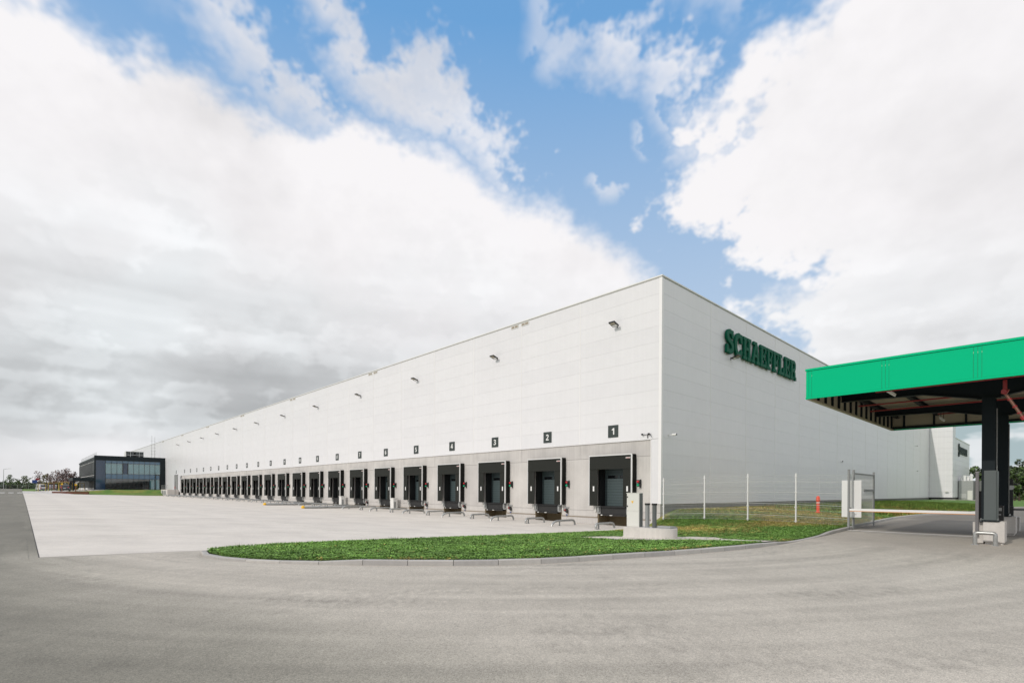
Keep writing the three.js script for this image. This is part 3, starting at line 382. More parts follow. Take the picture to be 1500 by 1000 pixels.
{ // bent steel wheel guides, two in front of each dock
  const make = (kind) => { const t = thing('wheel_guide', '', 'wheel guide', [0, 0, 0], 0, 'steel wheel guides in front of the docks');
    if (kind) mesh('rail', tube([[0, -0.05, 2.62], [0, 0.12, 2.55], [0, 0.27, 2.3], [0, 0.32, 1.95], [0, 0.33, 0.4], [0, 0.29, 0.12], [0, 0.1, 0.0], [0, -0.05, 0]], 0.07, 40, 12), M.galv, t);
    else mesh('rail', tube([[0, -0.05, 2.12], [0, 0.2, 2.12], [0, 0.31, 2.03], [0, 0.33, 1.85], [0, 0.33, 0.4], [0, 0.29, 0.12], [0, 0.1, 0.0], [0, -0.05, 0]], 0.07, 40, 12), M.galv, t);
    mesh('foot', kind ? [rod([0, -0.05, 1.75], [0, 0.3, 1.75], 0.05), cbox(0.18, 0.012, 0.18, 0, 0.006, 1.75)] : [rod([0, -0.05, 1.82], [0, 0.3, 1.82], 0.055), cbox(0.2, 0.012, 0.4, 0, 0.006, 1.95)], M.steelGrey, t);
    return t; };
  const proto = [null, null];
  for (let n = 1; n <= DOCKS; n++) for (const k of [0, 1]) {
    const g = proto[k] ? inst(proto[k]) : (proto[k] = make(k)); const x = dockX(n) + (k ? -1.82 : 1.42), z = k ? 1.9 : 1.95; g.scale.z = 0.88;
    g.position.set(x, yardY(x, z) + 0.005, z);
    tag(g, k ? `long bent steel wheel guide on the left of dock ${n}, ${ord(n)}` : `short steep steel wheel guide on the right of dock ${n}, ${ord(n)}`);
  }
  for (const [n, x] of [[7, -37.6], [9, -49.4]]) { const t = thing('guide_rail', `long low pale guide rail with yellow end by dock ${n}, ${ord(n)}`, 'guide rail', [x, yardY(x, 5), 0], 0, 'long guide rails with yellow ends');
    mesh('rail', [tube([[0, 0.16, 7.4], [0, 0.16, 0.5]], 0.13, 4, 12), tube([[0.42, 0.16, 5.0], [0.42, 0.16, 0.5]], 0.10, 4, 12)], M.galv, t); mesh('end_cap', new THREE.SphereGeometry(0.19, 14, 10).translate(0, 0.17, 7.45), M.yellow, t); mesh('foot', [0.8, 3, 6].map((z) => cbox(0.2, 0.2, 0.16, 0, 0.02, z)), M.steelGrey, t); }
  for (const [n, x] of [[6, -30.9], [8, -43.0]]) { const t = thing('service_cabinet', `pale grey cabinet by the wall right of dock ${n}, ${ord(n)}`, 'cabinet', [x, yardY(x, 1), 0.6], 0, 'pale cabinets between the docks'); mesh('body', rbox(0.62, 1.2, 0.5, 0.02, 0, 0.6, 0), M.offWhite, t); mesh('lid', rbox(0.68, 0.06, 0.56, 0.015, 0, 1.22, 0), M.cabinet, t); mesh('side_plate', cbox(0.012, 0.7, 0.2, 0.32, 0.5, 0.05), M.pipe, t); }
}
{ // red and green dock lights, wheel chocks
  const mk = () => { const t = thing('dock_light', '', 'traffic light', [0, 0, 0], 0, 'red and green dock lights');
    mesh('bracket', [box(-0.05, 0.05, 1.98, 2.5, 0, 0.04), bar([0, 2.24, 0.02], [-0.02, 2.24, 0.2], 0.05, 0.05)], M.black, t);
    mesh('housing', [rbox(0.17, 0.2, 0.26, 0.02, -0.02, 2.36, 0.15), rbox(0.17, 0.2, 0.26, 0.02, -0.02, 2.13, 0.15)], M.black, t);
    for (const [y, m] of [[2.36, M.red], [2.13, M.green]]) { mesh('lens', new THREE.SphereGeometry(0.085, 16, 10, 0, 6.283, 0, 1.57).rotateX(Math.PI / 2).translate(-0.02, y, 0.275), m, t); mesh('hood', new THREE.CylinderGeometry(0.09, 0.09, 0.12, 14, 1, true, -0.9, 1.8).rotateX(-Math.PI / 2).translate(-0.02, y + 0.015, 0.32), M.black, t); }
    return t; };
  let a = null; for (let n = 1; n <= DOCKS; n++) { const d = a ? inst(a) : (a = mk()); d.position.set(dockX(n) + 2.06, 0, 0.0); tag(d, `red over green signal lamps right of dock ${n}, ${ord(n)}`); }
  const ck = () => { const t = thing('wheel_chock', '', 'wheel chock', [0, 0, 0], 0, 'wheel chocks beside the docks');
    const s = new THREE.Shape([new THREE.Vector2(-0.2, 0), new THREE.Vector2(0.2, 0), new THREE.Vector2(0.14, 0.14), new THREE.Vector2(-0.02, 0.3), new THREE.Vector2(-0.16, 0.26)]);
    mesh('block', new THREE.ExtrudeGeometry(s, { depth: 0.16, bevelEnabled: true, bevelSize: 0.015, bevelThickness: 0.015, bevelSegments: 1 }).rotateZ(-0.5).translate(0, 0.18, 0.06), M.black, t); mesh('end_face', cbox(0.17, 0.15, 0.02, -0.1, 0.36, 0.25).rotateZ(-0.1), M.redPaint, t);
    mesh('holder', [box(-0.24, 0.24, 0.56, 0.66, 0.0, 0.07), bar([0.12, 0.56, 0.06], [0.12, -0.3, 0.06], 0.02, 0.02)], M.galv, t);
    mesh('plate', new THREE.CylinderGeometry(0.16, 0.16, 0.012, 3).rotateX(Math.PI / 2).translate(-0.0, -0.12, 0.03), M.blue, t); return t; };
  let b = null; for (let n = 1; n <= 8; n++) { const c = b ? inst(b) : (b = ck()); c.position.set(dockX(n) + 1.88, 0.06, 0.02); c.scale.setScalar(0.78); tag(c, `black and red wheel chock hung low right of dock ${n}, ${ord(n)}`); }
}
// ---------------------------------------------------------------- letters
function letterShapes() {
  const V = (a) => new THREE.Shape(a.map(([x, y]) => new THREE.Vector2(x, y))), R = (x0, x1, y0, y1) => V([[x0, y0], [x1, y0], [x1, y1], [x0, y1]]);
  const stroke = (pts, w) => { const c = new THREE.SplineCurve(pts.map((p) => new THREE.Vector2(...p))), P = c.getPoints(40), l = [], r = []; P.forEach((p, i) => { const t = c.getTangent(i / 40), ww = typeof w === 'function' ? w(i / 40) : w; l.push([p.x - t.y * ww / 2, p.y + t.x * ww / 2]); r.unshift([p.x + t.y * ww / 2, p.y - t.x * ww / 2]); }); return V([...l, ...r]); };
  const s = 0.195, f = 0.135; // stem, slab
  const poly = {
    H: [0.86, [R(0.08, 0.08 + s, f, 1 - f), R(0.56, 0.56 + s, f, 1 - f), R(0.30, 0.56, 0.43, 0.57), R(0, 0.38, 0, f), R(0.48, 0.86, 0, f), R(0, 0.38, 1 - f, 1), R(0.48, 0.86, 1 - f, 1)]],
    A: [0.90, [V([[0.08, f], [0.26, f], [0.475, 0.86], [0.36, 0.86]]), V([[0.62, f], [0.84, f], [0.58, 1], [0.34, 1], [0.34, 0.86], [0.42, 0.86]]), R(0.27, 0.66, 0.30, 0.42), R(0, 0.33, 0, f), R(0.54, 0.90, 0, f), R(0.2, 0.36, 1 - f, 1)]],
    E: [0.74, [R(0.08, 0.08 + s, f, 1 - f), R(0, 0.74, 0, f), R(0, 0.72, 1 - f, 1), R(0.30, 0.48, 0.43, 0.57), R(0.46, 0.58, 0.33, 0.67), R(0.6, 0.74, f, 0.33), R(0.58, 0.72, 0.68, 1 - f)]],
    F: [0.70, [R(0.08, 0.08 + s, f, 1 - f), R(0, 0.42, 0, f), R(0, 0.70, 1 - f, 1), R(0.30, 0.48, 0.41, 0.55), R(0.46, 0.57, 0.32, 0.66), R(0.57, 0.70, 0.68, 1 - f)]],
    L: [0.72, [R(0.08, 0.08 + s, f, 1 - f), R(0, 0.72, 0, f), R(0, 0.40, 1 - f, 1), R(0.58, 0.72, f, 0.40)]],
    R: [0.86, [R(0.08, 0.08 + s, f, 1 - f), R(0, 0.40, 0, f), R(0, 0.40, 1 - f, 1), stroke([[0.38, 0.925], [0.54, 0.92], [0.66, 0.85], [0.68, 0.72], [0.64, 0.58], [0.52, 0.50], [0.29, 0.49]], 0.17), stroke([[0.50, 0.46], [0.62, 0.38], [0.65, 0.26], [0.665, 0.13], [0.74, 0.07], [0.85, 0.085]], 0.17)]],
    C: [0.82, [stroke([[0.70, 0.66], [0.62, 0.85], [0.46, 0.93], [0.28, 0.88], [0.14, 0.70], [0.11, 0.5], [0.14, 0.30], [0.28, 0.12], [0.46, 0.07], [0.62, 0.13], [0.73, 0.30]], (t) => 0.15 + 0.08 * Math.sin(Math.PI * t)), R(0.66, 0.78, 0.62, 1.0)]],
    S: [0.76, [stroke([[0.63, 0.70], [0.55, 0.87], [0.38, 0.93], [0.21, 0.88], [0.13, 0.74], [0.21, 0.60], [0.40, 0.51], [0.58, 0.41], [0.64, 0.26], [0.56, 0.12], [0.38, 0.065], [0.19, 0.12], [0.10, 0.31]], (t) => 0.15 + 0.07 * Math.sin(Math.PI * t)), R(0.58, 0.70, 0.66, 1.0), R(0.03, 0.15, 0.0, 0.34)]],
  };
  return poly;
}
const GLY = letterShapes();
function wordSign(name, label, pos, turn, length, height, depth, front, mat = M.logo) {
  const t = thing(name, label, 'sign', pos, turn), word = 'SCHAEFFLER', gap = front ? 0.09 : 0.105; let w = -gap; for (const ch of word) w += GLY[ch][0] + gap; const k = length / (w * height) * height; let x = 0;
  [...word].forEach((ch, i) => { const parts = GLY[ch][1].map((s, q) => new THREE.ExtrudeGeometry(s, { depth: (depth - 0.001 * q) / height, curveSegments: 4, bevelEnabled: true, bevelSize: 0.008, bevelThickness: 0.012, bevelSegments: 1 })); const hh = height * (front && i === 0 ? front : 1);
    mesh('letter', parts.map((g) => g.scale(k, hh, height).translate(x * k, front ? -hh / 2 : 0, 0)), mat, t); x += GLY[ch][0] + gap; });
  return t;
}
wordSign('wall_sign', 'large green slab serif letters SCHAEFFLER high on the shaded side wall', [0.14, 12.0, -8.5], Math.PI / 2, 14.45, 1.72, 0.13);

// ---------------------------------------------------------------- annex behind the long wall, with its own sign
{
  const t = thing('warehouse_annex', 'tall white annex and lower hall at the far end of the long side wall', 'warehouse', [0, 0, -93.4]);
  const w = mesh('wall', [box(0.0, 3.3, -0.8, 15.0, -3.5, -0.06), box(-40, 3.35, -0.8, 11.9, -24, -3.6)], M.cladGap, t); const far = [], R = rng(61);
  for (let k = 0; k < 14; k++) { far.push(box(0.06, 3.39, 1.01 + k, 1.99 + k, -0.06, 0.0), box(3.3, 3.4, 1.01 + k, 1.99 + k, -3.5, -0.06)); if (k < 11) far.push(box(3.3, 3.4, 1.01 + k, Math.min(11.95, 1.99 + k), -23.9, -3.6)); }
  for (const q of far) mesh('cladding_panel', q, M.clad[(R() * 3) | 0], w);
  mesh('joint_cover', [0.6, 1.2, 1.8, 2.4].map((x) => box(x - 0.012, x + 0.012, 1, 15, 0, 0.008)), M.cladTrim, w);
  mesh('coping', [box(-0.05, 3.48, 15.0, 15.2, -3.6, 0.06), box(-40, 3.46, 11.95, 12.1, -24.1, -3.6)], M.coping, t); mesh('plinth', [box(0, 3.36, -0.5, 1, -3.5, -0.05), box(0, 3.36, -0.5, 1.0, -24, -3.5)], M.dark, t);
  wordSign('annex_sign', 'small dark green lettering with a tall first letter on the far annex', [3.44, 10.0, -100.2], Math.PI / 2, 12.2, 1.35, 0.12, 1.75, M.logoDark);
  const c = thing('wall_camera', 'small camera arm low on the annex front', 'camera', [2.6, 2.1, -93.36]); mesh('arm', [box(-0.03, 0.03, -0.03, 0.03, 0, 0.4)], M.warmGrey, c); mesh('housing', rbox(0.5, 0.16, 0.2, 0.03, 0, 0, 0.42), M.cabinet, c);
}
{ // plant beside the annex
  const t = thing('pump_house', 'small silver plant housing with white pipes on its roof beside the annex', 'pump house', [4.55, 0, -102.2]);
  mesh('wall', rbox(2.1, 4.0, 4.2, 0.04, 0, 2.2, 0), M.galv, t); for (let k = 0; k < 5; k++) mesh('louvre', [0, 1, 2, 3].map((i) => box(-0.85, 0.1, 0.9 + k * 0.16 + i * 0.03, 0.915 + k * 0.16 + i * 0.03, 2.1, 2.13)), M.white, t); mesh('door', box(0.25, 0.95, 0.25, 2.3, 2.1, 2.14), M.cabinet, t); mesh('plinth', cbox(2.2, 0.5, 4.3, 0, 0.1, 0), M.dark, t);
  for (const [x, z, h] of [[-0.75, 1.4, 0.5], [-0.2, 1.6, 0.8], [0.25, 1.2, 0.7], [0.75, 1.5, 0.95], [0.6, 0.2, 1.1]]) mesh('vent_pipe', [rod([x, 4.2, z], [x, 4.2 + h, z], 0.2, 0.2, 14), rod([x, 4.2 + h, z], [x, 4.32 + h, z], 0.26, 0.2, 14)], M.white, t);
  const k = thing('water_tank', 'grey ribbed cylindrical tank with thin standpipes right of the pump house', 'tank', [7.55, 0, -104.6]); const seg = []; for (let i = 0; i < 40; i++) { const a = i / 40 * 6.283; seg.push(cbox(0.05, 4.0, 0.1, 0, 2.1, 1.52).rotateY(a)); } mesh('shell', [new THREE.CylinderGeometry(1.52, 1.52, 4, 40).translate(0, 2.1, 0), seg], M.galv, k); mesh('roof', new THREE.ConeGeometry(1.6, 0.3, 32).translate(0, 4.25, 0), M.steelGrey, k); mesh('plinth', new THREE.CylinderGeometry(1.65, 1.65, 0.5, 32), M.dark, k); for (const x of [-0.55, -0.25]) mesh('standpipe', [rod([x, 0.1, 1.75], [x, 4.15, 1.75], 0.05), rod([x, 4.1, 1.75], [x, 4.1, 1.2], 0.07)], M.white, k);
  const b = thing('electric_box', 'small beige cabinet on the grass right of the tank', 'cabinet', [9.6, 0, -104]); mesh('body', rbox(0.8, 2.4, 0.8, 0.03, 0, 1.5, 0), M.cream, b); mesh('door', cbox(0.66, 1.9, 0.02, 0, 1.5, 0.41), M.offWhite, b);
}
// small fittings on the shaded wall
{ const mk = () => { const t = thing('wall_camera', '', 'camera', [0, 0, 0], Math.PI / 2, 'cameras on the side wall'); mesh('bracket', [box(-0.05, 0.05, -0.06, 0.06, 0, 0.02), bar([0, 0, 0.02], [0, 0.02, 0.3], 0.03, 0.03)], M.offWhite, t); mesh('housing', [new THREE.CapsuleGeometry(0.07, 0.2, 4, 10).rotateX(Math.PI / 2).translate(0, 0, 0.4)], M.white, t); mesh('lens', new THREE.CylinderGeometry(0.045, 0.05, 0.03, 10).rotateX(Math.PI / 2).translate(0, 0, 0.57), M.black, t); return t; };
  const a = mk(); a.position.set(0.05, 5.3, -0.8); tag(a, 'small white camera near the corner on the shaded wall'); const b = inst(a); b.position.set(0.05, 5.25, -38.5); b.rotation.y = 0.3; tag(b, 'small camera on the shaded wall above the fence, left of the gate posts'); const c = inst(a); c.position.set(0.05, 9.6, -79.8); c.rotation.y = 0.9; tag(c, 'small camera high on the shaded wall just below the canopy edge'); const e = inst(a); e.position.set(0.05, 5.5, -81.6); e.rotation.y = 0.4; tag(e, 'small camera at mid height on the far part of the shaded wall');
  const t = thing('camera_cluster', 'two small dark cameras on a bracket at the top corner of the concrete dock wall', 'camera', [-0.9, 5.36, 0.05]); mesh('bracket', [box(-0.04, 0.04, -0.25, 0.02, 0, 0.03), bar([-0.3, -0.02, 0.06], [0.26, -0.02, 0.06], 0.03, 0.03), bar([0.22, -0.02, 0.06], [0.34, -0.22, 0.1], 0.025, 0.025)], M.warmGrey, t); for (const x of [-0.34, 0.14]) mesh('camera', new THREE.SphereGeometry(0.07, 12, 8).scale(1, 0.9, 1.2).translate(x, 0.0, 0.12), M.black, t); }
{ // tall door and ramp wall past the last dock
  const t = thing('grey_door', 'tall grey sectional door under the last number sign, far left of the docks', 'door', [-138.9, 0, 0.05]); mesh('frame', [box(-1.95, -1.78, 0.4, 5.3, 0, 0.06), box(1.78, 1.95, 0.4, 5.3, 0, 0.06), box(-1.95, 1.95, 5.15, 5.32, 0, 0.07)], M.warmGrey, t); for (let k = 0; k < 9; k++) mesh('door_slat', box(-1.77, 1.77, 0.42 + k * 0.525, 0.935 + k * 0.525, 0, 0.04), M.steelGrey, t);
  const r = thing('ramp_wall', 'pale concrete ramp with steel railings past the last dock', 'ramp', [-139, 0.0, 2.5]); mesh('wall', [box(-5, 3.2, -0.6, 1.55, -0.2, 0.0), box(3.0, 3.2, -0.6, 1.55, -2.4, -0.2), box(-5, 3.0, -0.6, 1.35, -2.4, -0.2)], M.conc, r); for (let k = 0; k < 6; k++) mesh('railing', [rod([-4.9 + k * 1.6, 1.5, -0.1], [-4.9 + k * 1.6, 2.6, -0.1], 0.03), ...(k < 5 ? [rod([-4.9 + k * 1.6, 2.6, -0.1], [-3.3 + k * 1.6, 2.6, -0.1], 0.03), rod([-4.9 + k * 1.6, 2.05, -0.1], [-3.3 + k * 1.6, 2.05, -0.1], 0.025)] : [])], M.galv, r); mesh('grille', [box(-3.8, -1.6, 0.2, 1.25, 0.0, 0.03), box(-0.9, 1.3, 0.2, 1.25, 0, 0.03)], M.pipe, r);
  const s = thing('red_notice', 'small red notice on a post between the grey door and the last dock', 'sign', [-133.9, 0.05, 1.2]); mesh('post', rod([0, 0, 0], [0, 3.5, 0], 0.05), M.warmGrey, s); mesh('plate', rbox(1.1, 0.5, 0.04, 0.01, 0, 2.0, 0.07), M.redPaint, s); }
// ---------------------------------------------------------------- glass office at the far end of the dock wall
{
  const X = -153, t = thing('office_building', 'two storey dark glass office block at the far end of the dock wall', 'office building', [X, 0, 0]);
  const D = 48, W = 15.4, Y0 = 1.35, Y1 = 10.2;
  mesh('structure', [box(-D, -0.5, 9.0, 10.0, 0.1, W - 0.3), box(-D, -0.35, 4.75, 5.15, 0.1, W - 0.3), box(-D, -6.5, Y0, 9, 0.1, 0.4), box(-D, -6.5, Y0, 9.0, 0.4, W - 0.6), box(-D, 0.0, Y0 - 0.6, Y0 + 0.05, 0.05, W)], M.room, t);
  mesh('frame', [box(-0.45, 0.06, 9.05, Y1, 0.02, W), box(-0.45, 0.055, Y0, 9.05, 0.02, 1.15), box(-0.45, 0.05, Y0, 9.05, W - 0.32, W)], M.anthracite, t);
  mesh('roof_edge', [box(-D, -0.45, 9.3, Y1 - 0.5, W - 0.3, W), box(-D, -0.45, Y1 - 0.6, Y1 - 0.52, W - 0.25, W + 0.04)], M.anthracite, t);
  // front: corner glass, then eleven bays of four rows
  const R = rng(17), zs = range(1.2, 13.1, 10), rows = [[Y0 + 0.1, 4.25, 0], [4.3, 5.5, 1], [5.55, 8.3, 2], [8.33, 9.0, 1]], mull = [];
  for (let i = 0; i < 10; i++) for (const [y0, y1, k] of rows) mesh('pane', box(-0.12, -0.1, y0, y1, zs[i] + 0.035, zs[i + 1] - 0.035), k === 1 ? M.spandrel : k === 0 && i > 1 ? M.paneDark : M.pane, t);
  mesh('corner_glass', [box(-0.2, -0.06, Y0, 9.0, 13.15, W - 0.33)], M.paneBlue, t);
  mesh('mullion', [zs.map((z) => box(-0.2, -0.05, Y0, 9.02, z - 0.03, z + 0.03)), rows.slice(1).map(([y]) => box(-0.2, -0.06, y - 0.05, y, 1.2, 13.1))], M.anthracite, t);
  for (const [i, y0, y1] of [[6, 5.55, 8.4], [0, 1.4, 5.5]]) mesh('window_frame', [box(-0.08, 0.02, y0, y1, zs[i] + 0.02, zs[i] + 0.14), box(-0.08, 0.02, y0, y1, zs[i + 1] - 0.14, zs[i + 1] - 0.02), box(-0.08, 0.018, y1 - 0.12, y1, zs[i] + 0.02, zs[i + 1] - 0.02)], M.black, t);
  mesh('blue_window', box(-0.1, -0.04, 5.62, 8.28, zs[6] + 0.14, zs[7] - 0.14), M.paneBlue, t);
  for (let i = 0; i < 10; i++) { if (i === 6) continue; mesh('blind', box(-0.42, -0.4, 5.6, 8.25, zs[i] + 0.06, zs[i + 1] - 0.06), M.blind, t); if (i < 2) mesh('blind', box(-0.42, -0.4, 1.6, 4.2, zs[i] + 0.06, zs[i + 1] - 0.06), M.blind, t); }
  // side: two rows of windows between dark bands
  mesh('side_wall', [box(-D, -0.35, Y0, 9.3, W - 0.6, W - 0.12)], M.anthracite, t); mesh('band', [box(-D, -0.4, 5.05, 5.15, W - 0.12, W), box(-D, -0.4, 8.6, 8.66, W - 0.12, W), box(-D, -0.4, Y0, Y0 + 0.5, W - 0.12, W + 0.02)], M.offWhite, t);
  for (let k = 0; k < 14; k++) for (const [y0, y1] of [[1.9, 4.9], [5.4, 8.45]]) { const x = -1.2 - k * 3.35; mesh('side_window', box(x - 2.2, x, y0, y1, W - 0.11, W - 0.05), M.sideGlass, t); mesh('pier', box(x - 2.6, x - 2.45, y0, y1, W - 0.11, W - 0.02), M.warmGrey, t); }
  mesh('base_strip', [box(-D, 0.4, Y0 - 0.4, Y0 + 0.04, W, W + 0.6), box(0.06, 0.9, Y0 - 0.4, Y0 + 0.04, 0, W)], M.conc, t);
  const rl = []; for (let k = 0; k < 20; k++) { rl.push(rod([-0.6 - 2.4 * k, Y1 - 0.5, W - 0.5], [-0.6 - 2.4 * k, Y1 + 0.75, W - 0.5], 0.025, 0.025, 6)); } rl.push(rod([-0.5, Y1 + 0.75, W - 0.5], [-47, Y1 + 0.75, W - 0.5], 0.025, 0.025, 6), rod([-0.5, Y1 + 0.3, W - 0.5], [-47, Y1 + 0.3, W - 0.5], 0.02, 0.02, 6)); mesh('roof_railing', rl, M.galv, t);
  const hv = (z, x, label) => { const h = thing('roof_ventilation_unit', label, 'ventilation unit', [X + x, 10.05, z], 0, 'units on the office roof'); mesh('casing', [box(-1.2, 1.2, 0, 2.0, -1.05, -0.95), box(-1.2, 1.2, 0, 2, 0.95, 1.05), box(-1.2, 1.2, 1.9, 2.0, -1, 1), box(-1.2, 1.2, 0, 0.15, -1, 1), box(1.1, 1.22, 0, 2, -0.05, 0.05), box(1.1, 1.21, 0.95, 1.05, -1, 1)], M.offWhite, h); mesh('grille', box(-1.1, 1.12, 0.15, 1.9, -0.95, 0.95), M.black, h); for (const z of [-0.5, 0.5]) mesh('fan', new THREE.CylinderGeometry(0.35, 0.35, 0.08, 16).rotateZ(Math.PI / 2).translate(1.14, 1.45, z), M.pipeDark, h); };
  hv(6.9, -9, 'white framed ventilation unit with dark grilles on the office roof, left of the pair'); hv(4.9, -9, 'white framed ventilation unit with dark grilles on the office roof, right of the pair');
  for (const [z, h, lab] of [[2.1, 6.8, 'taller pale antenna mast on the office roof'], [1.4, 6.4, 'thin antenna mast with rungs on the office roof, right of the taller one']]) { const m = thing('antenna_mast', lab, 'mast', [X - 7, 10.0, z]); mesh('pole', rod([0, 0, 0], [0, h, 0], 0.06, 0.03), M.galv, m); mesh('rung', [1.5, 2.4, 3.3, 4.2, 5.1].map((y) => rod([0, y, -0.3], [0, y, 0.3], 0.02, 0.02, 6)), M.galv, m); }
  const p = thing('entrance_canopy', 'flat dark entrance canopy reaching left from the office', 'canopy', [X - 2, 1.2, W + 2.2]); mesh('slab', box(-12, 4, 2.4, 3.2, -2.1, 2.1), M.anthracite, p); for (const x of [-10, -5, 0, 3]) mesh('column', rod([x, 0, 1.8], [x, 2.4, 1.8], 0.09), M.anthracite, p);
}
// grass bank and path before the office
sheet('office_bank', [[-140.6, 0.6], [-140.3, 6], [-140.0, 14], [-140.2, 19.6], [-144, 21.2], [-148, 20.5], [-148.2, 0.3], [-143, 0.2]], 1.2, (x, z) => groundY(x, z) + 0.03, M.ground, (x, z) => grassCol(x, z, 0.5 * dry(x * 2, z * 2)));
sheet('office_path', [[-148.1, 0.2], [-148.1, 24], [-205, 26], [-205, 0.2]], 3, (x, z) => groundY(x, z) + 0.02, M.conc);
sheet('driveway', [[-140.45, 28.7], [-140.42, 19.9], [-144.2, 21.6], [-148.05, 20.9], [-148.05, 24.05], [-205, 26.1], [-205, 28.7]], 2, (x, z) => groundY(x, z) + 0.015, M.conc);
{
  const planter = thing('planter', 'low brown timber planter at the left end of the grass bank', 'planter', [-142.6, 0.42, 20.4], 1.2); mesh('box', [box(-3.4, 3.2, -0.4, 0.45, -0.6, 0.6)], M.brick, planter); mesh('rim', box(-3.45, 3.25, 0.45, 0.52, -0.65, 0.65), M.wood, planter); mesh('plank', [0, 0.14, 0.28].map((y) => box(-3.4, 3.2, y, y + 0.012, 0.6, 0.612)), M.dark, planter);
  for (const [x, z, lab] of [[-151.6, 21.7, 'reddish post with a small plate behind the dark car'], [-144.6, 19.5, 'reddish post with a small plate right of the planter']]) { const p = thing('marker_post', lab, 'post', [x, groundY(x, z), z]); mesh('post', rod([0, -0.2, 0], [0, 2.0, 0], 0.09), M.brick, p); mesh('plate', cbox(0.08, 0.4, 0.4, 0.06, 1.8, 0), M.yellow, p); }
  // yellow frames
  const fr = (x, z, w, h, lab) => { const f = thing('yellow_frame', lab, 'frame', [x, groundY(x, z) - 0.1, z], 0, 'yellow tube frames by the car park'); for (const s of [-1, 1]) mesh('post', rod([0, 0, s * w / 2], [0, h, s * w / 2], 0.06, 0.06, 8), M.yellowPale, f); mesh('beam', rod([0, h, -w / 2], [0, h, w / 2], 0.06, 0.06, 8), M.yellowPale, f); };
  fr(-185, 24.6, 1.6, 2.3, 'yellow tube frame left of the white van, leftmost of the frames'); fr(-182, 22.2, 2.2, 2.4, 'yellow tube frame in front of the parked white van'); fr(-174, 20.3, 2.0, 2.5, 'yellow tube frame right behind the dark estate car'); fr(-165, 18.2, 1.6, 2.3, 'yellow tube frame right of the dark estate car'); fr(-160, 17.6, 1.4, 2.2, 'yellow tube frame nearest the office entrance');
  const pg = thing('pergola', 'brown timber pergola behind the dark estate car', 'pergola', [-168, 1.2, 20.6]); mesh('slat', range(-2.2, 2.2, 9).map((z) => box(-3, 3, 2.2, 2.4, z - 0.07, z + 0.07)), M.wood, pg); for (const [x, z] of [[-2.8, -2], [2.8, -2], [-2.8, 2], [2.8, 2]]) mesh('post', rod([x, 0, z], [x, 2.3, z], 0.1), M.wood, pg);
  // cars
  const car = (x, z, turn, mat, label, van) => { const c = thing('parked_car', label, 'car', [x, groundY(x, z) + 0.03, z], turn); const h = van ? 2.0 : 1.62, pr = van ? [[-2.3, 0.35], [-2.35, 0.8], [-2.2, 1.05], [-1.5, 1.15], [-1.0, h - 0.05], [-0.8, h], [2.2, h], [2.35, h - 0.2], [2.4, 0.35]] : [[-2.2, 0.35], [-2.28, 0.62], [-2.1, 0.86], [-1.15, 0.98], [-0.45, h - 0.08], [-0.1, h], [1.5, h - 0.02], [1.95, h - 0.35], [2.2, 1.0], [2.28, 0.6], [2.25, 0.35]];
    const body = new THREE.ExtrudeGeometry(new THREE.Shape(pr.map(([a, b]) => new THREE.Vector2(a, b))), { depth: 1.62, bevelEnabled: true, bevelSize: 0.09, bevelThickness: 0.09, bevelSegments: 3 }).translate(0, 0, -0.81); mesh('body', body, mat, c);
    for (const sx of [-1.4, 1.4]) for (const s of [-1, 1]) { const w = mesh('wheel', new THREE.CylinderGeometry(0.33, 0.33, 0.22, 20).rotateX(Math.PI / 2).translate(sx, 0.33, s * 0.82), M.tyre, c); mesh('rim', new THREE.CylinderGeometry(0.2, 0.2, 0.02, 14).rotateX(Math.PI / 2).translate(sx, 0.33, s * 0.94), M.galv, w); }
    const rear = van ? 2.4 : 2.1; mesh('rear_window', new THREE.BoxGeometry(0.03, 0.42, 1.36).rotateZ(van ? 0 : 0.55).translate(van ? 2.5 : 1.99 + 0.12, h - 0.42, 0), M.glassDark, c); for (const s of [-1, 1]) { mesh('tail_light', rbox(0.06, 0.3, 0.26, 0.02, rear + 0.19, 0.9, s * 0.72), M.red, c); mesh('side_window', box(-0.6, van ? 0.2 : 1.4, 1.0, h - 0.2, s * 0.9 - 0.008, s * 0.9 + 0.008), M.glassDark, c); }
    mesh('number_plate', cbox(0.02, 0.12, 0.52, rear + 0.29, 0.72, 0), M.white, c); mesh('bumper', rbox(0.16, 0.24, 1.66, 0.05, rear + 0.2, 0.46, 0), M.black, c); return c; };
  car(-157.5, 20.75, -0.12, M.carDark, 'dark estate car with red tail lights parked left of the office');
  car(-205, 24.3, 0.2, M.carWhite, 'white van parked behind the yellow frames', true); car(-203.5, 21.6, 0.0, M.carSilver, 'silver car parked right of the white van'); car(-202, 18.8, 0.1, M.carDark, 'dark car parked farthest right in the row behind the frames');
  const sg = thing('road_sign', 'small blue and red sign on a pole by the car park entrance', 'sign', [-185.6, 1.1, 25.8]); mesh('pole', rod([0, 0, 0], [0, 3.1, 0], 0.06), M.galv, sg); mesh('plate', rbox(0.06, 0.9, 1.1, 0.01, 0.08, 2.5, 0.35), M.blue, sg); mesh('upper_plate', rbox(0.06, 0.55, 0.8, 0.01, 0.09, 3.2, -0.3), M.redPaint, sg);
  const lp = thing('street_lamp', 'tall thin street lamp at the far left of the road', 'street lamp', [-248, 0.9, 33.6]); mesh('pole', rod([0, 0, 0], [0, 7.6, 0], 0.11, 0.06), M.galv, lp); mesh('arm', rod([0, 7.6, 0], [0.3, 7.9, -1.4], 0.05, 0.04), M.galv, lp); mesh('lamp_head', rbox(0.3, 0.1, 0.7, 0.03, 0.3, 7.9, -1.6), M.cabinet, lp);
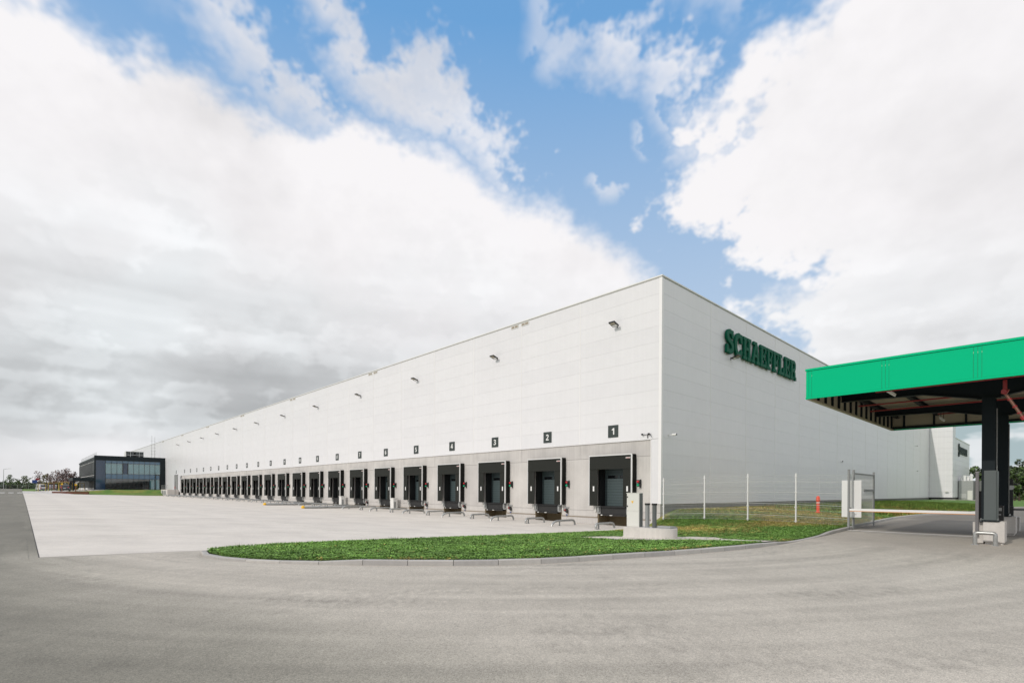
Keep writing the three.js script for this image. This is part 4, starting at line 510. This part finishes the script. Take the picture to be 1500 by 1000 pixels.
  // stop line dashes across the road
  const d = new THREE.Group(); d.name = numbered('road_marking'); scene.add(d); tag(d, null, null, null, 'structure'); for (let k = 0; k < 6; k++) { const z = 29.2 + 1.5 * k; one('dash', new THREE.BoxGeometry(14, 0.012, 0.9).translate(-152, groundY(-152, z) + 0.014, z), M.paint, d); }
  
  const fn = thing('far_fence', 'grey mesh fence on low posts along the far end of the road', 'fence', [-262, 1.1, 28]); for (let k = 0; k < 10; k++) mesh('post', rod([0, 0, -14 + k * 3.2], [0, 2.0, -14 + k * 3.2], 0.05, 0.05, 6), M.galv, fn); mesh('mesh_panel', [0.3, 0.7, 1.1, 1.5, 1.9].map((y) => rod([0, y, -14], [0, y, 15], 0.018, 0.018, 5)), M.wire, fn);
}
// ---------------------------------------------------------------- gate canopy
{
  const X0 = 11.0, X1 = 20.0, Z1 = 8.85, Z0 = -4.45, B = 5.0, Tp = 6.06, t = thing('gate_canopy', 'large flat gate canopy with bright green fascia on dark steel columns', 'canopy', [0, 0, 0]);
  // fascia: recessed seams between wide and narrow green cassettes
  mesh('fascia_backing', [box(X0 + 0.03, X1 - 0.03, B + 0.02, Tp - 0.02, Z1 - 0.05, Z1 - 0.006), box(X0 + 0.03, X1 - 0.03, B + 0.02, Tp - 0.02, Z0 + 0.025, Z0 + 0.05), box(X0 + 0.025, X0 + 0.05, B + 0.02, Tp - 0.02, Z0, Z1), box(X1 - 0.05, X1 - 0.025, B + 0.02, Tp - 0.02, Z0, Z1)], M.fasciaGap, t);
  mesh('liner', [box(X0 + 0.055, X1 - 0.055, B + 0.02, Tp - 0.12, Z1 - 0.07, Z1 - 0.055), box(X0 + 0.055, X1 - 0.055, B + 0.02, Tp - 0.12, Z0 + 0.055, Z0 + 0.0595), box(X0 + 0.052, X0 + 0.0595, B + 0.02, Tp - 0.12, Z0 + 0.062, Z1 - 0.075), box(X1 - 0.0595, X1 - 0.052, B + 0.02, Tp - 0.12, Z0 + 0.062, Z1 - 0.075)], M.cream, t);
  const seams = [X0, 11.09, 11.18, 13.23, 13.325, 13.42, 15.45, 15.545, 15.635, 17.7, 17.79, 17.88, 19.82, 19.91, X1];
  for (let i = 0; i + 1 < seams.length; i++) for (const z of [Z1, Z0]) mesh('fascia_panel', box(seams[i] + 0.004, seams[i + 1] - 0.004, B + 0.065, Tp - 0.085, z - 0.025, z + (z > 0 ? (seams[i + 1] - seams[i] > 1 ? 0.004 : 0.002) : 0)), M.fascia, t);
  const sz = range(Z0, Z1, 6); for (let i = 0; i < 6; i++) for (const x of [X0, X1]) mesh('fascia_panel', box(x - 0.0 - (x < 15 ? 0 : 0.025), x + (x < 15 ? 0.025 : 0), B + 0.065, Tp - 0.085, sz[i] + 0.004, sz[i + 1] - 0.004), M.fascia, t);
  mesh('fascia_trim', [box(X0 - 0.02, X1 + 0.02, Tp - 0.07, Tp, Z1 - 0.08, Z1 + 0.03), box(X0 - 0.02, X1 + 0.02, Tp - 0.07, Tp, Z0 - 0.03, Z0 + 0.08), box(X0 - 0.025, X0 + 0.08, Tp - 0.07, Tp - 0.001, Z0 + 0.08, Z1 - 0.08), box(X1 - 0.08, X1 + 0.025, Tp - 0.07, Tp - 0.001, Z0 + 0.08, Z1 - 0.08), box(X0 - 0.01, X1 + 0.01, B, B + 0.06, Z1 - 0.06, Z1 + 0.016), box(X0 - 0.01, X1 + 0.01, B, B + 0.06, Z0 - 0.016, Z0 + 0.06)], M.fascia, t);
  mesh('side_edge', [box(X0 - 0.012, X0 + 0.1, B, B + 0.06, Z0 + 0.06, Z1 - 0.06), box(X1 - 0.1, X1 + 0.012, B, B + 0.06, Z0 + 0.06, Z1 - 0.06)], M.cream, t);
  // deck with trapezoidal ribs, purlins, tapered frames at the columns
  const ribs = []; for (let z = Z0 + 0.3; z < Z1 - 0.1; z += 0.28) ribs.push(box(X0 + 0.1, X1 - 0.1, 5.78, 5.83, z, z + 0.12)); mesh('deck', [box(X0 + 0.06, X1 - 0.06, 5.83, 5.88, Z0 + 0.06, Z1 - 0.06), ribs], M.cream, t);
  mesh('flashing', [box(X0 + 0.05, X1 - 0.05, 5.9, 5.92, Z0 + 0.1, Z1 - 0.1)], M.steelGrey, t);
  for (const x of [X0 + 0.3, 12.9, 18.1, X1 - 0.3]) mesh('purlin', [box(x - 0.07, x + 0.07, 5.60, 5.62, Z0 + 0.1, Z1 - 0.1), box(x - 0.008, x + 0.008, 5.62, 5.76, Z0 + 0.1, Z1 - 0.1), box(x - 0.07, x + 0.07, 5.76, 5.777, Z0 + 0.1, Z1 - 0.1)], M.steelBlue, t);
  for (const z of [5.0, -0.7]) { const web = new THREE.Shape([[X0 + 0.12, 5.36], [13.7, 5.32], [15.26, 4.98], [15.26, 5.6], [X0 + 0.12, 5.6]].map((p) => new THREE.Vector2(...p))), web2 = new THREE.Shape([[X1 - 0.12, 5.36], [17.3, 5.32], [15.74, 4.98], [15.74, 5.6], [X1 - 0.12, 5.6]].map((p) => new THREE.Vector2(...p)));
    mesh('frame_beam', [new THREE.ExtrudeGeometry(web, { depth: 0.02, bevelEnabled: false }).translate(0, 0, z - 0.01), new THREE.ExtrudeGeometry(web2, { depth: 0.02, bevelEnabled: false }).translate(0, 0, z - 0.01), box(X0 + 0.12, X1 - 0.12, 5.58, 5.60, z - 0.13, z - 0.011), box(X0 + 0.12, X1 - 0.12, 5.58, 5.60, z + 0.011, z + 0.13), bar([X0 + 0.12, 5.35, z], [13.7, 5.31, z], 0.26, 0.02), bar([13.7, 5.31, z], [15.27, 4.97, z], 0.26, 0.02), bar([X1 - 0.12, 5.35, z], [17.3, 5.31, z], 0.26, 0.02), bar([17.3, 5.31, z], [15.73, 4.97, z], 0.26, 0.02), box(15.2, 15.8, 4.95, 5.6, z - 0.02, z + 0.02)], M.steelBlue, t); }
  const posts = []; for (let z = Z0 + 0.5; z < Z1 - 0.2; z += 0.84) mesh('fascia_rib', box(X0 + 0.06, X0 + 0.13, B + 0.06, 5.78, z - 0.045, z + 0.045), M.steelBlue, t); for (let x = X0 + 0.55; x < X1; x += 1.22) mesh('fascia_rib', box(x - 0.04, x + 0.04, B + 0.06, 5.78, Z0 + 0.06, Z0 + 0.13), M.steelBlue, t);
  mesh('edge_beam', [box(X0 + 0.06, X1 - 0.06, B + 0.06, B + 0.16, Z0 + 0.13, Z0 + 0.2), box(X0 + 0.06, X1 - 0.06, B + 0.07, B + 0.15, Z1 - 0.18, Z1 - 0.11)], M.steelBlue, t);
  // columns
  for (const z of [5.0, -0.7]) { const c = mesh('column', [box(15.345, 15.685, 0.76, 4.96, z - 0.235, z - 0.21), box(15.345, 15.685, 0.76, 4.96, z + 0.21, z + 0.235), box(15.505, 15.525, 0.76, 4.96, z - 0.21, z + 0.21), box(15.28, 15.80, 0.772, 0.80, z - 0.33, z + 0.30)], M.steelBlue, t);
    mesh('bolt', [-1, 1].flatMap((a) => [-1, 0, 1].map((b) => rod([15.54 + a * 0.2, 0.79, z + b * 0.22], [15.54 + a * 0.2, 0.87, z + b * 0.22], 0.018))), M.galv, c);
    if (z > 0) mesh('sleeve', [rbox(0.31, 1.68, 0.04, 0.008, 15.565, 1.65, z + 0.262), rbox(0.03, 1.66, 0.46, 0.008, 15.735, 1.64, z + 0.02), rbox(0.40, 0.05, 0.54, 0.01, 15.55, 0.83, z)], M.sleeve, c);
    mesh('cable_duct', [box(15.69, 15.72, 0.9, 4.6, z - 0.1, z - 0.05)], M.steelGrey, c); }
  // fire pipes
  for (const [a, y, z] of [[X0 + 0.2, 5.42, 2.9], [X0 + 0.2, 5.42, 0.9], [13.0, 5.03, Z1 - 0.3], [13.2, 5.42, -2.2]]) mesh('fire_pipe', rod([a, y, z], [X1 - 0.1, y, z], 0.03), M.redPaint, t);
  for (const x of [12.5, 14.2, 16.5]) for (const z of [2.9, 0.9]) mesh('hanger', rod([x, 5.42, z], [x, 5.8, z], 0.008, 0.008, 5), M.galv, t);
  mesh('drop_pipe', [rod([16.08, 5.03, 8.1], [16.08, 4.72, 8.1], 0.05)], M.redPaint, t);
  mesh('pipe_joint', [rod([16.03, 4.72, 8.1], [16.14, 4.66, 8.1], 0.085), rod([16.06, 4.69, 8.0], [16.06, 4.69, 8.22], 0.06)], M.redPaint, t);
  mesh('swing_pipe', [rod([16.08, 4.66, 8.1], [16.46, 3.9, 8.1], 0.042)], std([0.22, 0.11, 0.08], 0.35, { metalness: 0.5 }), t);
  mesh('nozzle', [rod([16.44, 3.93, 8.1], [16.49, 3.84, 8.1], 0.06), rod([16.17, 4.47, 8.1], [16.19, 4.43, 8.1], 0.055), rod([16.28, 4.25, 8.1], [16.30, 4.21, 8.1], 0.055), rod([16.38, 4.05, 8.1], [16.39, 4.02, 8.1], 0.055)], M.redPaint, t);
}
{ const mk = () => { const t = thing('tube_light', '', 'lamp', [0, 0, 0], 0, 'tube lights under the canopy'); mesh('housing', rbox(0.07, 0.05, 1.25, 0.012, 0, 0, 0), M.offWhite, t); mesh('diffuser', new THREE.CapsuleGeometry(0.03, 1.14, 4, 10).rotateX(Math.PI / 2).translate(0, -0.05, 0), M.white, t); for (const z of [0.4, -0.4]) mesh('hanger', rod([0, 0.03, z], [0, 0.42, z], 0.012), M.black, t); return t; };
  const a = mk(); a.position.set(13.15, 5.2, 7.1); tag(a, 'pale tube light hanging under the canopy near the green front'); const b = inst(a); b.position.set(13.4, 5.15, -1.9); tag(b, 'pale tube light hanging under the canopy at its far edge'); }
// concrete blocks under the columns
const blk = (z, label) => { const t = thing('concrete_block', label, 'concrete block', [15.5, 0, z], 0, 'column footings'); mesh('block', [rbox(0.54, 0.70, 0.96, 0.02, 0.16, 0.42, -0.24), rbox(0.44, 0.09, 0.86, 0.01, 0.16, 0.04, -0.26)], M.conc, t); mesh('step', rbox(0.275, 0.72, 0.8, 0.015, -0.25, 0.37, -0.34), M.conc, t); return t; };
blk(5.0, 'pale concrete block under the front canopy column, behind the steel hoop'); blk(-0.7, 'shaded concrete block under the rear canopy column');
{ const t = thing('steel_hoop', 'short galvanised steel crash hoop in front of the canopy column', 'guard rail', [15.49, 0, 5.82], 0); mesh('hoop', tube([[-0.25, 0, 0], [-0.25, 0.33, 0], [-0.235, 0.385, 0], [-0.18, 0.405, 0], [0.18, 0.405, 0], [0.235, 0.385, 0], [0.25, 0.33, 0], [0.25, 0, 0]], 0.06, 80, 16), M.galv, t); mesh('base_plate', [-1, 1].map((s) => cbox(0.18, 0.015, 0.18, s * 0.25, 0.008, 0)), M.galv, t);
  const p = thing('grey_post', 'tall slim grey square post beside the front canopy column', 'post', [15.23, 0.24, 5.13], 0); mesh('post', rbox(0.09, 2.2, 0.09, 0.008, 0, 1.1, 0), M.warmGrey, p); mesh('cap', rbox(0.10, 0.03, 0.10, 0.005, 0, 2.21, 0), M.steelGrey, p);
  const q = thing('signal_post', 'black post with a small round lamp right of the rear column', 'post', [15.6, 0, -4.2]); mesh('post', rbox(0.13, 2.35, 0.16, 0.01, 0, 1.2, 0), M.black, q); mesh('base', rbox(0.6, 0.66, 0.6, 0.02, 0.0, 0.33, 0), M.conc, q); mesh('lamp', [new THREE.CylinderGeometry(0.11, 0.11, 0.08, 16).rotateX(Math.PI / 2).translate(0, 2.0, 0.12)], M.galv, q); mesh('hood', rbox(0.3, 0.08, 0.2, 0.02, 0.05, 2.14, 0.1), M.black, q);
  const c = thing('card_reader', 'dark card reader pillar between the two canopy columns', 'card reader', [15.52, 0, 1.2]); mesh('pillar', rbox(0.3, 1.25, 0.3, 0.02, 0, 0.62, 0), M.black, c); mesh('screen', cbox(0.2, 0.12, 0.02, 0, 1.1, 0.155), M.pipe, c); mesh('slot', cbox(0.16, 0.05, 0.02, 0, 0.9, 0.155), M.steelGrey, c);
  const g = thing('second_barrier', 'dark barrier arm of the far lane right of the columns', 'barrier', [15.55, 0, -3.6]); mesh('arm', box(0, 4.2, 0.96, 1.05, -0.03, 0.03), M.warmGrey, g); mesh('housing', rbox(0.32, 1.15, 0.36, 0.02, 0.0, 0.58, 0), M.black, g);
}
{ // barrier of the near lane
  const t = thing('barrier', 'white barrier arm with orange lower edge across the gate lane', 'barrier', [15.2, 0, 4.15]); mesh('housing', [rbox(0.26, 1.0, 0.3, 0.02, 0.12, 1.3, 0.3)], M.black, t);
  mesh('arm', [rbox(4.0, 0.10, 0.05, 0.012, -1.95, 1.02, 0.2)], M.white, t); mesh('edge_strip', box(-3.95, 0.02, 0.955, 0.974, 0.182, 0.222), M.orange, t); mesh('hub', new THREE.CylinderGeometry(0.1, 0.1, 0.12, 18).rotateX(Math.PI / 2).translate(0.06, 1.02, 0.1), M.black, t);
}
{ // threshold across the lane
  const s = tag(mesh('threshold', box(10.45, 15.0, -0.1, 0.012, 1.3, 1.75), M.conc), null, null, null, 'structure');
  const e = tag(mesh('drain_grate', box(10.5, 15.0, -0.1, 0.011, 1.78, 1.9), M.plinth), null, null, null, 'structure');
}
// ---------------------------------------------------------------- mesh fence, gate leaf, board
{
  const t = thing('mesh_fence', 'pale welded mesh fence from the building corner to the gate', 'fence', [0, 0, 0.45]), xs = [0.48, 3.1, 5.55, 7.95, 10.3], H = 2.48;
  for (let i = 0; i < xs.length; i++) { const y = lawnY(Math.min(xs[i], 10.2), 0.45); if (i < 4) { mesh('post', [rbox(0.07, H + 0.15, 0.07, 0.008, xs[i], y + H / 2 - 0.05, 0), cbox(0.075, 0.02, 0.075, xs[i], y + H + 0.03, 0)], M.alu, t); mesh('clamp', [0.1, 0.8, 1.55, 2.35].map((h) => cbox(0.14, 0.03, 0.03, xs[i], y + h, 0.04)), M.alu, t); }
    if (i === xs.length - 1) continue; const a = xs[i] + 0.04, b = xs[i + 1] - 0.04, ya = y + 0.05, yb = lawnY(Math.min(xs[i + 1], 10.2), 0.45) + 0.05, w = [], n = Math.round((b - a) / 0.05);
    for (let k = 0; k <= n; k++) { const u = k / n, x = mix(a, b, u), yy = mix(ya, yb, u); w.push(cbox(0.0042, H - 0.08, 0.0042, x, yy + (H - 0.08) / 2, 0)); }
    for (let k = 0; k <= 12; k++) for (const z of [-0.006, 0.006]) { const h = k * (H - 0.12) / 12 + 0.02; w.push(bar([a, ya + h, z], [b, yb + h, z], 0.0055, 0.0065)); } for (const h of [0.3, 0.9, 1.5, 2.05]) w.push(bar([a, ya + h, 0.02], [b, yb + h, 0.02], 0.008, 0.02));
    mesh('mesh_panel', w, M.wire, t); }
  const g = thing('gate_leaf', 'grey mesh gate leaf swung open along the lane', 'gate', [10.42, 0, 0]), P = [[1.1, 2.72, M.pipe], [0.3, 2.72, M.pipe], [-3.5, 2.72, M.pipe]];
  for (const [z, h, m] of P) { mesh('post', [rbox(0.08, h + 0.1, 0.08, 0.008, 0, h / 2 + 0.0, z), cbox(0.09, 0.03, 0.09, 0, h + 0.06, z)], m, g); }
  const w = []; for (let z = 0.24; z > -3.46; z -= 0.05) w.push(cbox(0.005, 2.4, 0.005, 0, 1.4, z)); for (let k = 0; k <= 12; k++) w.push(bar([0, 0.22 + 0.2 * k, 0.26], [0, 0.22 + 0.2 * k, -3.46], 0.0065, 0.0055)); for (let z = 1.04; z > 0.34; z -= 0.05) w.push(cbox(0.005, 2.4, 0.005, 0, 1.4, z)); mesh('mesh_panel', w, M.wire, g);
  mesh('rail', [box(-0.025, 0.025, 2.6, 2.66, -3.46, 0.26), box(-0.025, 0.025, 1.78, 1.9, -3.46, -1.6), box(-0.025, 0.025, 0.14, 0.2, -3.46, 0.26)], M.steelGrey, g);
  const b = thing('white_board', 'blank white board fixed behind the open gate leaf', 'board', [10.4, 0, 0.55]); mesh('board', rbox(0.80, 1.74, 0.03, 0.008, 0, 1.43, 0), M.white, b); mesh('bracket', [0.8, 2.1].map((y) => cbox(0.7, 0.05, 0.03, 0, y, -0.03)), M.alu, b);
  const l = mesh('lock', [rbox(0.06, 0.16, 0.1, 0.01, 0.05, 0.95, 1.02), rod([0.06, 0.95, 1.0], [0.16, 0.95, 0.96], 0.018)], M.black, g);
}
{ // hydrant
  const y = lawnY(6.2, -9.0), t = thing('hydrant', 'bright red hydrant post standing on the lawn behind the fence', 'hydrant', [6.2, y, -9.0]); mesh('barrel', [new THREE.CylinderGeometry(0.1, 0.1, 0.85, 20).translate(0, 0.4, 0), new THREE.CylinderGeometry(0.135, 0.135, 0.05, 20).translate(0, 0.1, 0)], M.hydrant, t); mesh('head', [new THREE.LatheGeometry([[0, 0], [0.12, 0], [0.13, 0.03], [0.115, 0.05], [0.11, 0.22], [0.085, 0.30], [0.04, 0.33], [0.0, 0.34]].map((p) => new THREE.Vector2(...p)), 20).translate(0, 0.82, 0)], M.hydrant, t); for (const a of [0.6, 3.7]) mesh('outlet', rod([Math.sin(a) * 0.1, 0.92, Math.cos(a) * 0.1], [Math.sin(a) * 0.17, 0.92, Math.cos(a) * 0.17], 0.05), M.hydrant, t); mesh('band', new THREE.CylinderGeometry(0.103, 0.103, 0.05, 20).translate(0, 0.72, 0), M.white, t); }
{ // control cabinet on its concrete base
  const t = thing('cabinet_base', 'pale rounded concrete base on the grass island', 'concrete base', [5.9, lawnY(5.9, 10.55) - 0.02, 10.55]); const s = new THREE.Shape(); s.moveTo(-1.02, -0.5); s.lineTo(0.55, -0.5); s.absarc(0.55, 0, 0.5, -Math.PI / 2, Math.PI / 2, false); s.lineTo(-1.02, 0.5);
  const mk = (h0, h1, o) => new THREE.ExtrudeGeometry(s, { depth: h1 - h0, bevelEnabled: true, bevelSize: o, bevelThickness: 0.012, bevelSegments: 2, curveSegments: 24 }).rotateX(-Math.PI / 2).translate(0, h0, 0); mesh('plinth', mk(0.12, 0.47, 0.0), M.conc, t); mesh('foot', mk(-0.2, 0.10, 0.02), M.conc, t);
  const y = lawnY(5.9, 10.55) + 0.46; const c = thing('control_cabinet', 'tall light grey control cabinet with painted shade on its right side on the concrete base', 'cabinet', [5.13, y, 10.62]); mesh('body', rbox(0.60, 1.37, 0.24, 0.008, 0, 0.685, 0), M.cabinet, c); mesh('side_plate', cbox(0.012, 1.36, 0.235, 0.305, 0.685, 0), M.cabinetShade, c); const d = mesh('door', [rbox(0.58, 0.70, 0.02, 0.006, 0, 1.0, 0.125), rbox(0.58, 0.62, 0.02, 0.006, 0, 0.33, 0.125)], M.cabinet, c); mesh('lock', [cbox(0.03, 0.06, 0.02, -0.25, 1.22, 0.142), cbox(0.03, 0.06, 0.02, -0.25, 0.84, 0.142)], M.black, d); const w = mesh('warning_plate', new THREE.CylinderGeometry(0.07, 0.07, 0.006, 3).rotateX(Math.PI / 2).translate(-0.02, 1.02, 0.139), M.yellow, c); mesh('lid', rbox(0.64, 0.025, 0.28, 0.006, 0, 1.38, 0), M.cabinet, c);  // thin dark plate paints the shade on the right side of the cabinet
  const pipe = (x, z, m, label) => { const p = thing('capped_pipe', label, 'pipe', [x, y, z], 0, 'capped pipes on the concrete base'); mesh('pipe', new THREE.CylinderGeometry(0.085, 0.085, 0.92, 24).translate(0, 0.46, 0), m, p); mesh('cap', new THREE.CylinderGeometry(0.105, 0.105, 0.07, 24).translate(0, 0.94, 0), M.black, p); };
  pipe(5.72, 10.6, M.pipe, 'grey upright pipe with black cap, nearest the control cabinet'); pipe(6.08, 10.66, M.pipeDark, 'darker upright pipe with black cap, farther right of the cabinet');
  const l = thing('access_lid', 'low flat grey access lid on the concrete base', 'lid', [6.38, y + 0.01, 10.35]); mesh('lid', rbox(0.7, 0.06, 0.5, 0.02, 0, 0.03, 0), M.galv, l); mesh('frame', rbox(0.78, 0.03, 0.58, 0.01, 0, 0.01, 0), M.steelGrey, l);
}
{ const e = []; for (let z = -1.2; z > -7; z -= 1) e.push(box(0.42, 0.5, lawnY(0.5, z) - 0.1, lawnY(0.5, z) + 0.05, z - 0.99, z)); tag(mesh('edging', e, M.kerb[0]), null, null, null, 'structure');
  const f = []; const pts = [[3.8, -95], [5.6, -92], [7.5, -84], [10.5, -78]]; for (let i = 0; i + 1 < pts.length; i++) f.push(bar([pts[i][0], lawnY(pts[i][0], pts[i][1]) + 0.03, pts[i][1]], [pts[i + 1][0], lawnY(pts[i + 1][0], pts[i + 1][1]) + 0.03, pts[i + 1][1]], 0.6, 0.12)); f.push(box(0.5, 3.9, 0.55, 0.68, -93.2, -92.6)); tag(mesh('far_edging', f, M.kerb[0]), null, null, null, 'structure'); }
// ---------------------------------------------------------------- trees
const leafMat = (c) => new THREE.MeshPhysicalMaterial({ color: lin(...c), roughness: 0.9, transmission: 0.25, thickness: 0, side: THREE.DoubleSide });
function leaves(clumps, n, size, R) { const v = [], nr = []; for (let i = 0; i < n; i++) { const c = clumps[(R() * clumps.length) | 0], u = R() * 6.283, w = Math.acos(2 * R() - 1), r = c[3] * Math.cbrt(0.25 + 0.75 * R()), ox = Math.sin(w) * Math.cos(u), oy = Math.cos(w), oz = Math.sin(w) * Math.sin(u), x = c[0] + ox * r, y = c[1] + oy * r * c[4], z = c[2] + oz * r, s = size * (0.5 + R()), a = new THREE.Vector3(R() - 0.5, R() - 0.5, R() - 0.5).normalize().multiplyScalar(s), b = new THREE.Vector3(R() - 0.5, R() - 0.5, R() - 0.5).normalize().multiplyScalar(s * 0.7); v.push(x - a.x, y - a.y, z - a.z, x + b.x, y + b.y, z + b.z, x + a.x, y + a.y, z + a.z, x - a.x, y - a.y, z - a.z, x + a.x, y + a.y, z + a.z, x - b.x, y - b.y, z - b.z); const q = new THREE.Vector3(ox + (R() - 0.5), oy + 0.4 + (R() - 0.5), oz + (R() - 0.5)).normalize(); for (let k = 0; k < 6; k++) nr.push(q.x, q.y, q.z); } const g = new THREE.BufferGeometry(); g.setAttribute('position', new THREE.Float32BufferAttribute(v, 3)); g.setAttribute('normal', new THREE.Float32BufferAttribute(nr, 3)); return g; }
function tree(label, x, z, h, { spread = 0.32, n = 900, size = 0.22, mat, seed = 1, bare = 0.3, group, name = 'tree', pine = false }) {
  const R = rng(seed * 97 + 5), t = thing(name, label, 'tree', [x, groundY(x, z) - 0.1, z], 0, group), limbs = [rod([0, 0, 0], [0, h * 0.86, 0], 0.022 * h, 0.006 * h, 7)], cl = [], k = pine ? 10 : 9 + ((R() * 4) | 0);
  for (let i = 0; i < k; i++) { const y0 = h * mix(bare, 0.78, i / k), a = i * 2.4 + R(), L = h * spread * (pine ? mix(1.15, 0.5, i / k) : mix(0.75, 1.0, R())) , y1 = y0 + (pine ? L * 0.22 : L * (0.5 + 0.5 * R())), ex = Math.cos(a) * L, ez = Math.sin(a) * L; limbs.push(rod([0, y0, 0], [ex, y1, ez], 0.008 * h, 0.003 * h, 5)); for (const f of [0.55, 1]) cl.push([ex * f, mix(y0, y1, f) + 0.02 * h, ez * f, h * (pine ? 0.07 : 0.095) * (0.7 + 0.8 * R()), pine ? 0.45 : 0.85]); }
  cl.push([0, h * 0.92, 0, h * 0.09, 1]); mesh('trunk', limbs, M.bark, t); one('crown', leaves(cl, n, size, R), mat, t); return t;
}
const L = { green: leafMat([0.12, 0.20, 0.05]), pale: leafMat([0.17, 0.21, 0.085]), dark: leafMat([0.075, 0.125, 0.05]), purple: leafMat([0.24, 0.15, 0.14]), yellow: leafMat([0.16, 0.15, 0.03]), pine: leafMat([0.085, 0.125, 0.06]) };
{
  const gr = 'young trees along the far road', lab = (s) => s;
  tree('slim young tree left of the road end, tallest of the three', -300, 32.6, 6.4, { spread: 0.2, n: 500, size: 0.24, mat: L.green, seed: 1, bare: 0.1, group: gr }); tree('smallest young tree between the two others at the road end', -298, 29.8, 4.8, { spread: 0.18, n: 320, size: 0.24, mat: L.green, seed: 2, bare: 0.12, group: gr }); tree('round pale young tree at the road end nearest the car park', -296, 27.2, 5.8, { spread: 0.26, n: 420, size: 0.24, mat: L.pale, seed: 3, bare: 0.35, group: gr });
  const g2 = 'small trees in the car park'; [[-205, 24.6, 6.2, 'purple', 'sparse brownish tree behind the yellow frames, leftmost in the car park', 360], [-197, 23.3, 5.2, 'yellow', 'small yellow green tree between two brownish trees in the car park', 420], [-193, 22.2, 5.2, 'purple', 'small sparse brownish tree right of the yellow green one', 380], [-188, 21.2, 6.2, 'purple', 'brownish tree left of the purple ones', 420], [-180, 20.1, 6.4, 'purple', 'purple leaved tree, tallest in the car park', 800], [-177, 18.9, 5.8, 'purple', 'purple leaved tree right beside the tallest one', 700], [-179, 17.9, 5.2, 'purple', 'low purple leaved tree nearest the office entrance', 520]].forEach(([x, z, h, m, l, n], i) => tree(l, x, z, h, { spread: 0.26, n, size: 0.17, mat: L[m], seed: 20 + i, bare: 0.3, group: g2 }));
  // right of the annex and beyond the lane
  const g3 = 'trees beyond the gate lane'; tree('broad green tree behind the annex and tank', 3.6, -152, 9.5, { n: 2600, size: 0.34, mat: L.green, seed: 41, bare: 0.12, group: g3 }); tree('bushy green tree right of the one behind the tank', 8.8, -150, 8.4, { n: 2400, size: 0.34, mat: L.green, seed: 42, bare: 0.08, group: g3 });
  tree('tall open pine right of the rear column', 9.2, -160, 10.8, { n: 1500, size: 0.3, mat: L.pine, seed: 43, bare: 0.5, spread: 0.36, group: g3, pine: true }); tree('second pine at the right edge of the view', 12.5, -164, 9.4, { n: 1700, size: 0.3, mat: L.pine, seed: 44, bare: 0.45, spread: 0.36, group: g3, pine: true });
  tree('low pale green bushy tree in front of the pines', 9.8, -146, 6.8, { n: 3000, size: 0.3, mat: L.green, seed: 45, bare: 0.02, spread: 0.42, group: g3 }); tree('low green bushy tree at the right edge below the pines', 14.5, -148, 6.6, { n: 3000, size: 0.3, mat: L.green, seed: 46, bare: 0.02, spread: 0.42, group: g3 });
  // woods on the horizon
  const R = rng(301), c1 = [], c2 = []; for (let i = 0; i < 150; i++) { const z = -40 + 150 * i / 150 + R() * 2, x = -372 - R() * 26; c1.push([x, groundY(x, z) + 0.8 + R() * 1.4, z, 1.7 + R() * 0.9, 1]); } tag(one('woodland', leaves(c1, 12000, 0.8, R), L.dark), 'dark band of woodland on the far left horizon', 'woodland', null, 'stuff');
  for (let i = 0; i < 170; i++) { const x = -30 + 190 * i / 170 + R() * 2, z = -190 - R() * 26; c2.push([x, 1.0 + R() * 4.0, z, 2.8 + R() * 1.8, 1]); } tag(one('woodland', leaves(c2, 16000, 0.75, R), L.dark), 'dark woodland behind the gate on the right', 'woodland', null, 'stuff');
}
renderer.render(scene, camera);
